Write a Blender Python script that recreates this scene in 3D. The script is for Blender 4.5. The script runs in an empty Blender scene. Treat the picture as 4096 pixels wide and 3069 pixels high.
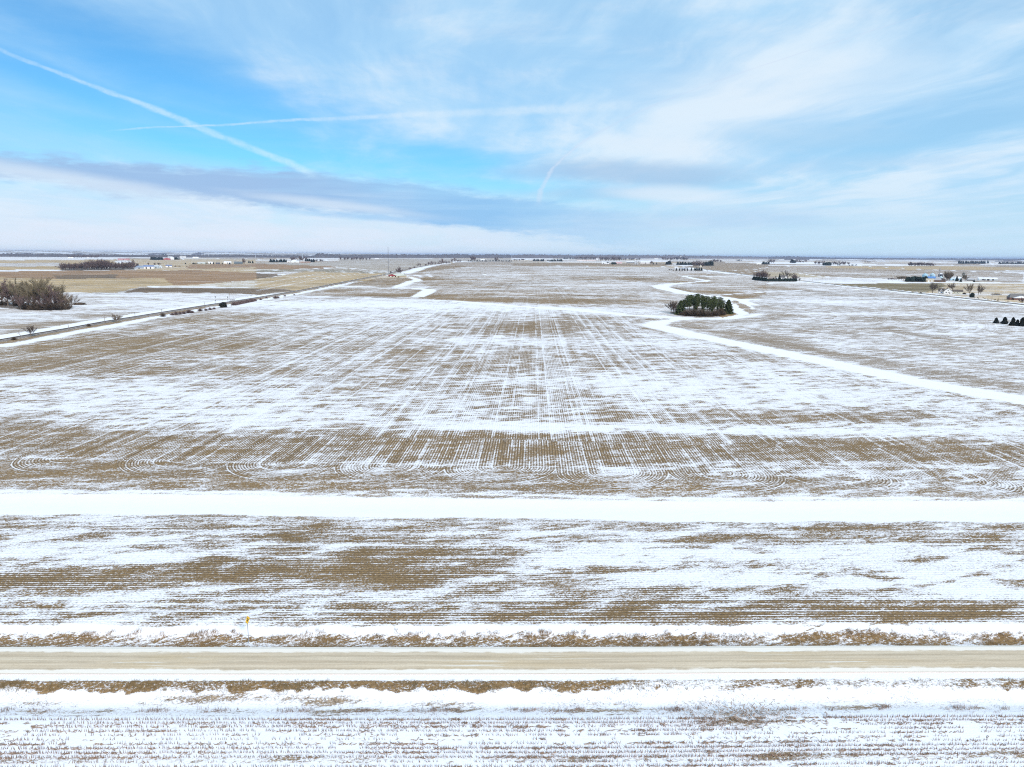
import bpy, math, random
import numpy as np
from mathutils import Vector, Matrix

scene = bpy.context.scene
COL = scene.collection

# ------------------------------------------------------------------ camera
CAM_H = 55.0                       # drone altitude, metres
FPX = 2925.0                       # focal length in photo pixels (4096 wide)
PITCH = math.atan((1534.5 - 1020.0) / FPX)
ROLL = math.radians(0.397)
FWD = Vector((0, math.cos(PITCH), -math.sin(PITCH)))
_r0 = Vector((1, 0, 0)); _u0 = Vector((0, math.sin(PITCH), math.cos(PITCH)))
RIGHT = _r0 * math.cos(ROLL) + _u0 * math.sin(ROLL)
UP = _u0 * math.cos(ROLL) - _r0 * math.sin(ROLL)
cam_data = bpy.data.cameras.new('camera')
cam_data.sensor_width = 36.0
cam_data.lens = 36.0 * FPX / 4096.0
cam_data.clip_start = 0.5
cam_data.clip_end = 200000.0
cam = bpy.data.objects.new('camera', cam_data)
rot = Matrix((RIGHT, UP, -FWD)).transposed()
cam.matrix_world = Matrix.Translation((0, 0, CAM_H)) @ rot.to_4x4()
COL.objects.link(cam)
scene.camera = cam

# ------------------------------------------------------------------ exposure, sun
EXPOSURE = 1.25
scene.view_settings.view_transform = 'Standard'
scene.view_settings.look = 'None'
scene.view_settings.gamma = 1.0
scene.view_settings.use_curve_mapping = False
scene.view_settings.exposure = EXPOSURE
scene.cycles.filter_width = 1.15
scene.cycles.use_denoising = False
SUN_EL, SUN_AZ = math.radians(33), math.radians(150)     # azimuth clockwise from +Y
sun_data = bpy.data.lights.new('sun', 'SUN')
sun_data.energy = 1.5
sun_data.angle = math.radians(10)
sun_data.color = (1.0, 0.90, 0.83)
sun = bpy.data.objects.new('sun', sun_data)
sdir = Vector((math.sin(SUN_AZ) * math.cos(SUN_EL), math.cos(SUN_AZ) * math.cos(SUN_EL), math.sin(SUN_EL)))
sun.rotation_euler = sdir.to_track_quat('Z', 'Y').to_euler()
sun.location = sdir * 300
COL.objects.link(sun)

# ------------------------------------------------------------------ node helpers
class NT:
    """tiny wrapper for building node trees"""
    def __init__(s, tree):
        s.t = tree; tree.nodes.clear()
    def node(s, typ, **kw):
        n = s.t.nodes.new(typ)
        for k, v in kw.items(): setattr(n, k, v)
        return n
    def put(s, sock, v):
        if isinstance(v, bpy.types.NodeSocket): s.t.links.new(v, sock)
        elif v is not None: sock.default_value = v
    def m(s, op, a, b=None, c=None, clamp=False):
        n = s.node('ShaderNodeMath', operation=op, use_clamp=clamp)
        for i, v in enumerate((a, b, c)): s.put(n.inputs[i], v)
        return n.outputs[0]
    def add(s, a, b): return s.m('ADD', a, b)
    def sub(s, a, b): return s.m('SUBTRACT', a, b)
    def mul(s, a, b): return s.m('MULTIPLY', a, b)
    def mad(s, a, b, c): return s.m('MULTIPLY_ADD', a, b, c)
    def step(s, v, lo, hi, o0=0.0, o1=1.0):
        n = s.node('ShaderNodeMapRange', interpolation_type='SMOOTHSTEP')
        s.put(n.inputs['Value'], v); s.put(n.inputs['From Min'], lo); s.put(n.inputs['From Max'], hi)
        s.put(n.inputs['To Min'], o0); s.put(n.inputs['To Max'], o1)
        return n.outputs[0]
    def xyz(s, x=0.0, y=0.0, z=0.0):
        n = s.node('ShaderNodeCombineXYZ')
        s.put(n.inputs[0], x); s.put(n.inputs[1], y); s.put(n.inputs[2], z)
        return n.outputs[0]
    def sep(s, v):
        n = s.node('ShaderNodeSeparateXYZ'); s.put(n.inputs[0], v); return n.outputs
    def noise(s, vec, scale=1.0, detail=2.0, rough=0.5, dist=0.0):
        n = s.node('ShaderNodeTexNoise')
        s.put(n.inputs['Vector'], vec); n.inputs['Scale'].default_value = scale
        n.inputs['Detail'].default_value = detail; n.inputs['Roughness'].default_value = rough
        n.inputs['Distortion'].default_value = dist
        return n.outputs[0]
    def mix(s, f, a, b, blend='MIX'):
        n = s.node('ShaderNodeMix', data_type='RGBA', blend_type=blend)
        s.put(n.inputs[0], f); s.put(n.inputs[6], a); s.put(n.inputs[7], b)
        return n.outputs[2]
    def scale(s, v, k):
        n = s.node('ShaderNodeVectorMath', operation='SCALE'); s.put(n.inputs[0], v); s.put(n.inputs['Scale'], k)
        return n.outputs[0]
    def vmul(s, v, k):
        n = s.node('ShaderNodeVectorMath', operation='MULTIPLY'); s.put(n.inputs[0], v); s.put(n.inputs[1], k)
        return n.outputs[0]
    def attr(s, name):
        n = s.node('ShaderNodeAttribute', attribute_type='GEOMETRY', attribute_name=name); return n.outputs

def rgb(*c): return (c[0], c[1], c[2], 1.0)

# ------------------------------------------------------------------ survey: photo pixel -> place on the ground
def ray(px, py):
    return (FWD + RIGHT * ((px - 2048) / FPX) + UP * ((1534.5 - py) / FPX)).normalized()
def G(px, py):
    d = ray(px, py)
    t = CAM_H / max(-d.z, 0.0011)
    return Vector((d.x * t, d.y * t, 0.0))
def azel(px, py):
    d = ray(px, py)
    return math.degrees(math.atan2(d.x, d.y)), math.degrees(math.asin(d.z))
_S = 1024 / 2212.0
VIEW = {'a': (0, 960, _S), 'b': (1024, 960, _S), 'c': (2048, 960, _S), 'd': (3072, 960, _S),
        'o': (0, 0, 4096 / 2211.0), 'p': (0, 0, 1.0),
        'x': (0, 2400, 1 / 1.6193), 'y': (1366, 2400, 1 / 1.6193), 'z': (2732, 2400, 1 / 1.6217),
        'u': (0, 1800, 1 / 1.6193), 'v': (1366, 1800, 1 / 1.6193), 'w': (2732, 1800, 1 / 1.6217)}
def S(view, u, v):
    """reading (u, v) in an enlarged view of the photo -> photo pixel"""
    x0, y0, k = VIEW[view]
    return x0 + u * k, y0 + v * k
def SG(view, u, v): return G(*S(view, u, v))

# ------------------------------------------------------------------ world: Nishita sky with cirrus, stratus and contrails
world = bpy.data.worlds.new('World'); scene.world = world
world.use_nodes = True
w = NT(world.node_tree)
STR = 0.1
def lin(c):       # sRGB 0-255 as seen in the picture -> radiance value under STR and EXPOSURE
    out = []
    for v in c:
        v /= 255.0
        v = v / 12.92 if v <= 0.04045 else ((v + 0.055) / 1.055) ** 2.4
        out.append(v / (STR * 2 ** EXPOSURE))
    return rgb(*out)
tc = w.node('ShaderNodeTexCoord').outputs['Generated']
dx, dy, dz = w.sep(tc)
zc = w.m('MAXIMUM', dz, 0.0)
sky = w.node('ShaderNodeTexSky', sky_type='NISHITA')
sky.sun_disc = False
sky.sun_elevation = SUN_EL; sky.sun_rotation = SUN_AZ
sky.air_density = 1.0; sky.dust_density = 0.3; sky.ozone_density = 2.0
blue = w.vmul(sky.outputs[0], (0.185, 0.43, 0.57))
az = w.mul(w.m('ARCTAN2', dx, dy), 57.2958)
el = w.mul(w.m('ARCSINE', dz), 57.2958)
den = w.add(zc, 0.05)
qx = w.m('DIVIDE', dx, den); qy = w.m('DIVIDE', dy, den)
# wind-combed cirrus: streaks along one direction of the cloud plane (they converge towards the horizon)
ca, sa = math.cos(math.radians(8)), math.sin(math.radians(8))
sx = w.add(w.mul(qx, ca), w.mul(qy, sa)); sy = w.sub(w.mul(qy, ca), w.mul(qx, sa))
warp = w.noise(w.xyz(w.mul(qx, 0.5), w.mul(qy, 0.5), 3.0), 1.0, 3.0, 0.55)
wv = w.mul(w.sub(warp, 0.5), 1.6)
c1 = w.noise(w.xyz(w.add(w.mul(sx, 0.9), wv), w.mul(sy, 0.28), 7.3), 1.0, 7.0, 0.58)
c2 = w.noise(w.xyz(w.add(w.mul(sx, 3.4), wv), w.mul(sy, 0.45), 1.3), 1.0, 6.0, 0.62)
cir = w.add(w.mul(c1, 0.78), w.mul(c2, 0.22))
n_el = w.noise(w.xyz(w.mul(az, 0.09), w.mul(el, 0.3), 0.0), 1.0, 5.0, 0.6)
n_ed = w.sub(n_el, 0.5)
n_fine = w.sub(w.noise(w.xyz(w.mul(az, 0.22), w.mul(el, 1.0), 4.0), 1.0, 6.0, 0.65), 0.5)
def blob(px, py, rx, ry, slope=0.0, edge=0.6):
    """soft patch of sky around a photo direction; slope = px of fall per px to the east"""
    a0, e0 = azel(px, py)
    u = w.mul(w.sub(az, a0), 51.0 / rx)
    v = w.add(w.mul(w.sub(el, e0), 51.0 / ry), w.mul(w.sub(az, a0), slope * 51.0 / ry))
    d2 = w.add(w.mul(u, u), w.mul(v, v))
    return w.step(w.add(w.m('SQRT', d2), w.add(w.mul(n_ed, 2.0), w.mul(n_fine, 0.6))), 1.0 + edge, 1.0 - edge)
gaps = [(800, 340, 760, 110, 0.30, 1.0), (1150, 570, 620, 80, 0.16, 0.9), (850, 590, 520, 50, 0.12, 0.9),
        (1800, 640, 430, 60, 0.2, 0.9), (230, 330, 300, 60, 0.3, 0.95), (2050, 750, 320, 40, 0.1, 0.8)]
gap = None
for g in gaps:
    b = blob(*g); gap = b if gap is None else w.m('MAXIMUM', gap, b)
cover = w.add(w.mul(w.step(cir, 0.34, 0.60), 0.36), w.mul(w.step(az, -40.0, 8.0), 0.14))
cover = w.add(w.add(cover, 0.48), w.mul(w.step(el, 17.0, 26.0), 0.14))
cover = w.mul(cover, w.sub(1.0, w.mul(gap, w.mad(c1, -0.5, 1.08))))
cover = w.m('MAXIMUM', cover, 0.02, clamp=True)
thick = w.step(w.add(cir, w.mul(n_ed, 0.5)), 0.42, 0.66)
ccol = w.mix(thick, lin((183, 224, 254)), lin((221, 240, 255)))
col = w.mix(cover, blue, ccol)
# whiter air towards the horizon (paler and pinker to the west, bluer to the east)
hz = w.step(el, 6.6, 0.4)
hcol = w.mix(w.step(w.add(az, w.mul(n_ed, 30)), -16.0, 14.0), lin((228, 238, 253)), lin((203, 231, 251)))
col = w.mix(w.mul(hz, w.add(0.93, w.mul(n_fine, 0.8))), col, hcol)
def fit(pts, deg=2, swap=False):
    q = np.array([azel(*p) for p in pts])
    return np.polyfit(q[:, 1], q[:, 0], deg) if swap else np.polyfit(q[:, 0], q[:, 1], deg)
def poly(c, x):
    v = float(c[0])
    for k in c[1:]: v = w.add(w.mul(v, x), float(k)) if not isinstance(v, float) else w.mad(x, v, float(k))
    return v
# long grey-blue stratus bank
sc_ = fit([(0, 672), (500, 690), (1000, 735), (1700, 820), (2200, 890), (2700, 930)])
dv = w.sub(el, poly(sc_, az))
half = w.step(az, -38.0, -12.0, 0.75, 1.25)
edge = w.sub(w.add(w.m('ABSOLUTE', dv), w.add(w.mul(n_ed, 2.2), w.mul(n_fine, 2.0))), half)
n_str = w.sub(w.noise(w.xyz(w.mul(az, 0.07), w.mul(el, 1.2), 11.0), 1.0, 6.0, 0.6, 0.4), 0.5)
st = w.mul(w.mul(w.step(edge, 0.38, -0.35), w.mad(n_str, 1.4, 0.98)), w.step(w.add(az, w.mul(n_ed, 14)), 16.0, -6.0, 0.0, 1.0))
col = w.mix(w.mul(w.step(n_str, 0.02, 0.20), w.mul(w.step(el, 10.0, 3.0), 0.22)), col, lin((196, 222, 248)))
col = w.mix(w.m('MINIMUM', w.mul(st, 0.92), 0.95), col, w.mix(w.step(az, -20, 0), lin((160, 194, 234)), lin((148, 200, 244))))
for (bx, by, rx, ry, sl, k, cc) in [(2560, 690, 330, 40, 0.05, 0.75, (172, 203, 234)), (2130, 690, 170, 26, 0.0, 0.5, (165, 203, 240)),
        (2330, 775, 260, 22, 0.0, 0.5, (168, 205, 240)), (2800, 880, 420, 34, -0.02, 0.45, (180, 212, 244)),
        (3150, 545, 260, 46, 0.05, 0.55, (178, 216, 245)), (3300, 660, 380, 30, 0.0, 0.35, (184, 217, 245)),
        (1500, 870, 300, 14, 0.05, 0.6, (150, 200, 245))]:
    col = w.mix(w.mul(blob(bx, by, rx, ry, sl, 0.7), k), col, lin(cc))
for (bx, by, rx, ry, sl, k) in [(1350, 822, 300, 16, 0.10, 0.55), (250, 712, 420, 26, 0.12, 0.6), (2700, 780, 200, 24, 0.05, 0.7), (3050, 370, 420, 120, -0.1, 0.5), (2750, 600, 260, 40, 0.1, 0.5)]:
    col = w.mix(w.mul(blob(bx, by, rx, ry, sl, 0.8), k), col, lin((228, 241, 253)))
# contrails
def trail(coef, x, other, lo, hi, w0, w1, k, colr, soft=1.0, fray=0.35):
    d = w.sub(other, poly(coef, x))
    wd = w.step(x, lo, hi, w0, w1)
    t = w.m('DIVIDE', w.m('ABSOLUTE', w.add(d, w.mul(n_fine, fray))), wd)
    f = w.mul(w.step(t, 1.0, 0.15), w.mul(w.step(x, lo - soft, lo), w.step(x, hi + soft, hi)))
    brk = w.mul(w.step(c2, 0.25, 0.6, 0.55, 1.0), w.step(w.noise(w.xyz(w.mul(az, 0.9), w.mul(el, 0.9), 21.0), 1.0, 4.0, 0.7), 0.3, 0.62, 0.45, 1.0))
    return w.mul(w.mul(f, k), brk), lin(colr)
ends = lambda p: azel(*p)[0]
tA = [(-300, 90), (0, 200), (300, 312), (500, 390), (800, 512), (1000, 598), (1215, 676)]
f, c = trail(fit(tA), az, el, ends(tA[0]), ends(tA[-1]) - 0.4, 0.12, 0.40, 0.52, (226, 246, 255), 1.6, 0.55)
f = w.mul(f, w.step(az, -40.0, -24.0, 0.45, 1.0))
col = w.mix(f, col, c)
tB = [(600, 508), (900, 500), (1400, 480), (1800, 447), (2100, 435), (2500, 430)]
f, c = trail(fit(tB), az, el, ends(tB[0]), ends(tB[-1]), 0.08, 0.50, 0.55, (218, 238, 254), 3.0, 0.45)
col = w.mix(f, col, c)
tC = [(2165, 775), (2200, 680), (2300, 590), (2500, 480), (2800, 350), (3200, 210), (3600, 90)]
cc = fit(tC, 3, True)
e0, e1 = azel(*tC[0])[1], azel(*tC[-1])[1]
f, c = trail(cc, el, az, e0, e1, 0.30, 0.30, 0.28, (206, 218, 244), 1.0, 0.5)
col = w.mix(f, col, c)
f, c = trail(cc, el, az, e0, azel(*tC[2])[1], 0.30, 0.10, 0.40, (216, 234, 253), 1.0, 1.1)
col = w.mix(f, col, c)
bg = w.node('ShaderNodeBackground'); w.put(bg.inputs[0], col); bg.inputs[1].default_value = STR
wo = w.node('ShaderNodeOutputWorld'); w.put(wo.inputs[0], bg.outputs[0])

# ------------------------------------------------------------------ terrain sheet
random.seed(7)
rng = np.random.default_rng(11)

def link(o, parent=None):
    COL.objects.link(o)
    if parent: o.parent = parent
    return o
def new_mesh(name, verts, faces, mat=None, smooth=False):
    me = bpy.data.meshes.new(name)
    me.from_pydata([tuple(v) for v in verts], [], [tuple(f) for f in faces])
    if mat: me.materials.append(mat)
    if smooth: me.polygons.foreach_set('use_smooth', [True] * len(me.polygons))
    me.update()
    return me

# radial rows: fine where the photo looks, coarse elsewhere
pyv = np.concatenate([np.arange(3160, 1040, -2.8), np.arange(1040, 1024.5, -1.3)])
rr = []
for v in pyv:
    g = G(2048, v); rr.append(g.y)
rr = [2, 10, 25, 40, 55] + rr + [42000.0, 60000.0]
rr = np.array(rr)
th = np.concatenate([np.arange(-180, -44, 6.0), np.arange(-44, 44.01, 0.145), np.arange(50, 180, 6.0)])
th = np.radians(th)
# equal-depth rows inside the view (so rows lie along the furrows), circular outside
cosc = np.maximum(np.cos(th), math.cos(math.radians(44)))
NR, NT_ = len(rr), len(th)
R2 = rr[:, None] / cosc[None, :]
X = (R2 * np.sin(th)[None, :]).ravel()
Y = (R2 * np.cos(th)[None, :]).ravel()

def seg_dist(X, Y, pts):
    """distance, side (+ = left of travel), arclength and fractional index to a polyline"""
    best = np.full(X.shape, 1e12); side = np.zeros(X.shape); along = np.zeros(X.shape); fidx = np.zeros(X.shape)
    acc = 0.0
    for i in range(len(pts) - 1):
        ax, ay = pts[i][0], pts[i][1]; bx, by = pts[i + 1][0], pts[i + 1][1]
        ex, ey = bx - ax, by - ay
        L2 = ex * ex + ey * ey; L = math.sqrt(L2)
        t = np.clip(((X - ax) * ex + (Y - ay) * ey) / L2, 0, 1)
        d = (X - ax - t * ex) ** 2 + (Y - ay - t * ey) ** 2
        k = d < best
        best = np.where(k, d, best)
        side = np.where(k, np.sign(ex * (Y - ay) - ey * (X - ax)), side)
        along = np.where(k, acc + t * L, along); fidx = np.where(k, i + t, fidx)
        acc += L
    return np.sqrt(best), side, along, fidx
def inside(X, Y, pts):
    r = np.zeros(X.shape, bool)
    n = len(pts)
    for i in range(n):
        x0, y0 = pts[i][0], pts[i][1]; x1, y1 = pts[(i + 1) % n][0], pts[(i + 1) % n][1]
        if y0 == y1: continue
        k = (y0 > Y) != (y1 > Y)
        r ^= k & (X < (x1 - x0) * (Y - y0) / (y1 - y0) + x0)
    return r
def sstep(x, a, b):
    t = np.clip((x - a) / (b - a), 0, 1); return t * t * (3 - 2 * t)
def smooth_line(pts, n=6):
    """Catmull-Rom through ground points"""
    P = [Vector(p) for p in pts]; P = [P[0] * 2 - P[1]] + P + [P[-1] * 2 - P[-2]]
    out = []
    for i in range(1, len(P) - 2):
        for k in range(n):
            t = k / n
            a, b, c, d = P[i - 1], P[i], P[i + 1], P[i + 2]
            out.append(0.5 * ((2 * b) + (c - a) * t + (2 * a - 5 * b + 4 * c - d) * t * t + (3 * b - a - 3 * c + d) * t ** 3))
    out.append(P[-2])
    return out

wob = lambda L, s=0.0: (np.sin(X / L + 1.3 + s) * np.cos(Y / (L * 1.3) + s * 2) + 0.5 * np.sin(X / (L * 0.37) + Y / (L * 0.51) + s))
BR = (.275, .183, .092); GOLD = (.29, .19, .085); TAN = (.50, .365, .195); ORG = (.35, .215, .115); DKB = (.19, .13, .08)
OLV = (.225, .175, .09); PUR = (.315, .24, .17); LTAN = (.50, .41, .28); GRASS = (.24, .155, .075)
N = X.size
snow = np.full(N, .55); tint = np.tile(np.array(PUR), (N, 1)); amp = np.full(N, .12)
YAW = math.radians(1.6)
cx, sxn = math.cos(YAW), math.sin(YAW)
rowu = X * cx - Y * sxn
rowv = X * sxn + Y * cx
def paint(mask, s=None, t=None, a=None, u=None, v=None):
    global snow, amp, rowu, rowv
    m = np.asarray(mask, float)
    if s is not None: snow = snow * (1 - m) + s * m
    if a is not None: amp = amp * (1 - m) + a * m
    if t is not None:
        tint[:] = tint * (1 - m[:, None]) + np.array(t)[None, :] * m[:, None]
    if u is not None: rowu = np.where(m > .5, u, rowu)
    if v is not None: rowv = np.where(m > .5, v, rowv)

# section-by-section patchwork of the far country
far = Y > 1500
ck = math.radians(3)
gx = X * math.cos(ck) + Y * math.sin(ck) + 40 * wob(600); gy = Y * math.cos(ck) - X * math.sin(ck) + 40 * wob(500, 2)
ix = np.floor(gx / 620).astype(int); iy = np.floor(gy / 400).astype(int)
h = np.abs(np.sin(ix * 127.1 + iy * 311.7) * 43758.5453) % 1
h2 = np.abs(np.sin(ix * 269.5 + iy * 183.3) * 28001.83) % 1
pal = np.array([TAN, PUR, LTAN, BR, TAN, PUR, (.36, .26, .17), PUR])
pick = pal[(h * 7.99).astype(int)]
tint[far] = pick[far]
snow[far] = (0.12 + 0.8 * h2)[far]
line = (np.abs((gx / 620) % 1 - .5) > .488) | (np.abs((gy / 400) % 1 - .5) > .47)
snow[far & line] = .95

polys = [
 # west of the railway
 ('a', [(-500, 140), (1100, 140), (1100, 178), (-500, 180)], PUR, .72),
 ('a', [(-500, 176), (640, 174), (1000, 168), (1000, 200), (520, 204), (-500, 200)], TAN, .12),
 ('a', [(-500, 198), (520, 200), (520, 232), (-500, 238)], PUR, .5),
 ('a', [(-500, 238), (520, 228), (530, 258), (-500, 262)], TAN, .0),
 ('a', [(-500, 262), (500, 257), (700, 266), (-500, 276)], PUR, .85),
 ('a', [(1120, 168), (2212, 172), (2212, 205), (1150, 200)], TAN, .25),
 ('a', [(1180, 205), (2212, 205), (2212, 240), (1180, 262)], TAN, .25),
 ('a', [(1650, 212), (2212, 206), (2212, 255), (1600, 250)], ORG, .02),
 ('a', [(-500, 276), (700, 267), (1180, 262), (1700, 262), (2212, 285), (2212, 345), (1650, 390), (1480, 395), (1420, 330), (500, 338), (-500, 310)], ORG, -.05),
 ('a', [(1180, 248), (1700, 250), (2212, 235), (2212, 285), (1700, 262), (1180, 264)], TAN, .2),
 ('a', [(460, 305), (1000, 300), (1000, 337), (500, 338)], DKB, -.1),
 ('a', [(-500, 310), (500, 338), (1420, 330), (1480, 395), (1200, 410), (1000, 455), (-500, 460)], TAN, .06),
 ('a', [(1200, 402), (1650, 390), (2212, 345), (2212, 420), (1400, 408)], LTAN, .35),
 ('a', [(1060, 455), (1200, 416), (2212, 422), (2212, 470), (1500, 456)], DKB, -.05),
 ('a', [(-700, 460), (1000, 455), (1500, 455), (2212, 470), (2212, 505), (1150, 650), (-700, 900)], PUR, .60),
 ('b', [(0, 345), (450, 270), (1100, 285), (1130, 295), (450, 425), (0, 490)], TAN, .12),
 ('b', [(0, 290), (230, 302), (150, 325), (0, 335)], DKB, -.1),
 ('b', [(0, 420), (250, 425), (330, 440), (0, 492)], DKB, .05),
 ('b', [(0, 200), (720, 232), (560, 250), (0, 255)], ORG, -.05),
 ('b', [(0, 257), (600, 256), (1120, 280), (1120, 291), (450, 274), (0, 276)], OLV, .22),
 ('b', [(720, 160), (2212, 160), (2212, 184), (1740, 182), (1250, 262), (1130, 285), (600, 256), (720, 232), (0, 204), (0, 190), (720, 190)], (.35, .28, .20), .34),
 # north of the main field
 ('b', [(1480, 235), (1740, 190), (2212, 188), (2212, 297), (1270, 297)], BR, .45),
 ('b', [(1380, 260), (1600, 222), (1850, 226), (1600, 258), (1370, 284)], BR, .08),
 ('b', [(1700, 196), (2212, 190), (2212, 215), (1640, 226)], BR, .3),
 ('b', [(1360, 305), (1700, 303), (1380, 322)], DKB, -.1),
 ('b', [(1290, 306), (2212, 303), (2212, 492), (1500, 496), (1400, 490), (1520, 430), (1410, 352), (1380, 322)], BR, .47),
 ('b', [(780, 385), (1060, 330), (1340, 330), (1390, 350), (1210, 408), (760, 402)], BR, .28),
 ('b', [(450, 470), (740, 408), (1470, 425), (1390, 492), (430, 484)], BR, .45),
 ('c', [(0, 492), (1450, 482), (1650, 490), (1430, 640), (1100, 615), (0, 562)], BR, .5),
 ('b', [(1400, 500), (2212, 495), (2212, 572), (1500, 520)], BR, .35),
 ('c', [(0, 306), (1480, 318), (1690, 350), (1270, 400), (1480, 482), (0, 492)], BR, .49),
 ('c', [(1700, 322), (2212, 322), (2212, 444), (1680, 478), (1300, 420), (1400, 390), (1690, 360)], BR, .49),
 ('c', [(0, 228), (1300, 232), (2050, 312), (0, 297)], BR, .54),
 ('c', [(0, 195), (1400, 206), (1300, 230), (760, 222), (0, 226)], BR, .15),
 ('c', [(1480, 235), (1740, 190), (2212, 205), (2212, 306), (2100, 306)], BR, .22),
 ('c', [(1640, 478), (2212, 455), (2212, 515), (1900, 520)], BR, .35),
 # east
 ('d', [(0, 235), (700, 222), (2212, 290), (2212, 372), (500, 320), (0, 275)], BR, .36),
 ('d', [(0, 275), (260, 285), (530, 320), (130, 325), (0, 320)], LTAN, .12),
 ('d', [(270, 350), (530, 322), (1100, 350), (900, 372), (600, 378), (480, 384)], PUR, .72),
 ('d', [(580, 380), (1500, 373), (1540, 400), (1400, 447), (1150, 449), (830, 412)], OLV, .02),
 ('d', [(1500, 374), (2700, 374), (2700, 470), (1400, 470), (1420, 447), (1540, 400)], TAN, .42),
 ('d', [(1250, 452), (1500, 440), (2212, 480), (2212, 560)], TAN, .3),
 ('d', [(500, 226), (1500, 228), (2212, 236), (2212, 262), (1200, 258), (500, 240)], TAN, .08),
 ('d', [(0, 440), (830, 430), (1300, 482), (2400, 590), (2400, 700), (0, 640)], PUR, .53),
]
for vw, pts, t, s in polys:
    paint(inside(X + 2 * wob(25), Y + 4 * wob(60, 1), [SG(vw, *p) for p in pts]), s, t)

# main field A between the headland band and the far snow line
A_pts = [S('a', -900, 1060), S('a', 0, 905), S('a', 300, 862), S('a', 900, 748), S('a', 1500, 668), S('a', 2212, 562), S('b', 330, 482), S('b', 430, 486), S('b', 1400, 500),
         S('c', 0, 568), S('c', 1000, 640), S('c', 1480, 672), S('c', 1230, 735), S('c', 1700, 850), S('o', 2000, 828), S('o', 2300, 880), (4500, 1990), (4096, 1980), (2732, 1977), (2048, 1967), (1000, 1957), (0, 1953), (-600, 1950)]
A = inside(X + .6 * wob(7), Y + 1.2 * wob(9, 1), [G(*p) for p in A_pts])
paint(A, .52, BR, .34)
# field B between the headland band and the road
B_pts = [(-600, 2062), (0, 2066), (1366, 2071), (2732, 2088), (4096, 2094), (4700, 2096), (4700, 2503), (4096, 2500), (2048, 2504), (0, 2497), (-600, 2495)]
road_px = [(-900, 2648), (0, 2650), (1366, 2651), (2300, 2650), (3200, 2645), (4096, 2643), (5000, 2641)]
road_c = smooth_line([G(*p) for p in road_px], 8)
d0 = (road_c[0] - road_c[1]).normalized(); d1 = (road_c[-1] - road_c[-2]).normalized()
road_c = [road_c[0] + d0 * 400] + road_c + [road_c[-1] + d1 * 400]
rd, rs, ra, _ = seg_dist(X, Y, road_c)
RT = rd * rs                       # signed distance north of the road centre line
near = Y < 260
B = inside(X, Y + .5 * wob(5), [G(*p) for p in B_pts])
# contour-farmed field C, east of the waterway
W1 = smooth_line([G(*p) for p in [(4700, 1720), (4150, 1612), S('o', 2000, 828), S('o', 1800, 785), S('c', 1700, 850), S('c', 1400, 780), S('c', 1235, 738), S('c', 1320, 704), S('c', 1500, 682), S('c', 1750, 682), S('c', 2000, 668), S('c', 2130, 640)]])
wd1, ws1, wa1, _ = seg_dist(X, Y, W1)
C_pts = [S('c', 1330, 715), S('c', 1700, 690), S('c', 2100, 655), S('c', 2100, 600), S('c', 1960, 520), S('d', 0, 470), S('d', 800, 440), S('d', 1300, 484), S('d', 2300, 580), S('o', 2400, 700), S('o', 2400, 900), S('o', 2100, 845), S('o', 1900, 805), S('o', 1700, 765), S('c', 1500, 790)]
C = inside(X, Y, [G(*p) for p in C_pts])
paint(C, .55, PUR, .24, wd1, wa1)

# rows of field A: straight runs that swing round in U-turns on the headland
P0 = 29.0
yh = G(2002, 1868).y; xc = G(2002, 1868).x
ur = X * cx - (Y - yh) * sxn - xc
ki = np.floor(ur / P0 + .5)
jit = lambda s: (np.abs(np.sin(ki * 91.7 + s * 37.1)) * 43758.5453) % 1 - .5
ph = (ur / P0 + .5) % 1 - .5
lx = ph * P0
vy = Y - yh + .06 * ur + 3.2 * jit(2)
lx = np.where(vy < 0, lx + 3.5 * jit(1) * np.clip(-vy / 10, 0, 1), lx)
dr = np.where(vy < 0, np.sqrt(lx ** 2 + vy ** 2), np.abs(lx))
loop = A & (vy < 30)
paint(A, u=rowu, v=rowv)
paint(loop, u=dr, v=np.where(vy < 0, np.arctan2(lx, -vy) * P0 * .4 + ur * 3, vy + ur * 3), a=.34)
snow = snow + .34 * np.exp(-((Y - yh + .03 * ur - 1.5) / .3) ** 2) * A + .3 * np.exp(-((Y - yh + .03 * ur - .3) / .25) ** 2) * A
inner = A & (vy < 0) & (dr > P0 * .5 + .6)
paint(A & (vy < -15.5) | inner, u=RT, v=ra, a=.2)
paint(B, .5, (.255, .17, .085), .34, RT, ra)

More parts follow.
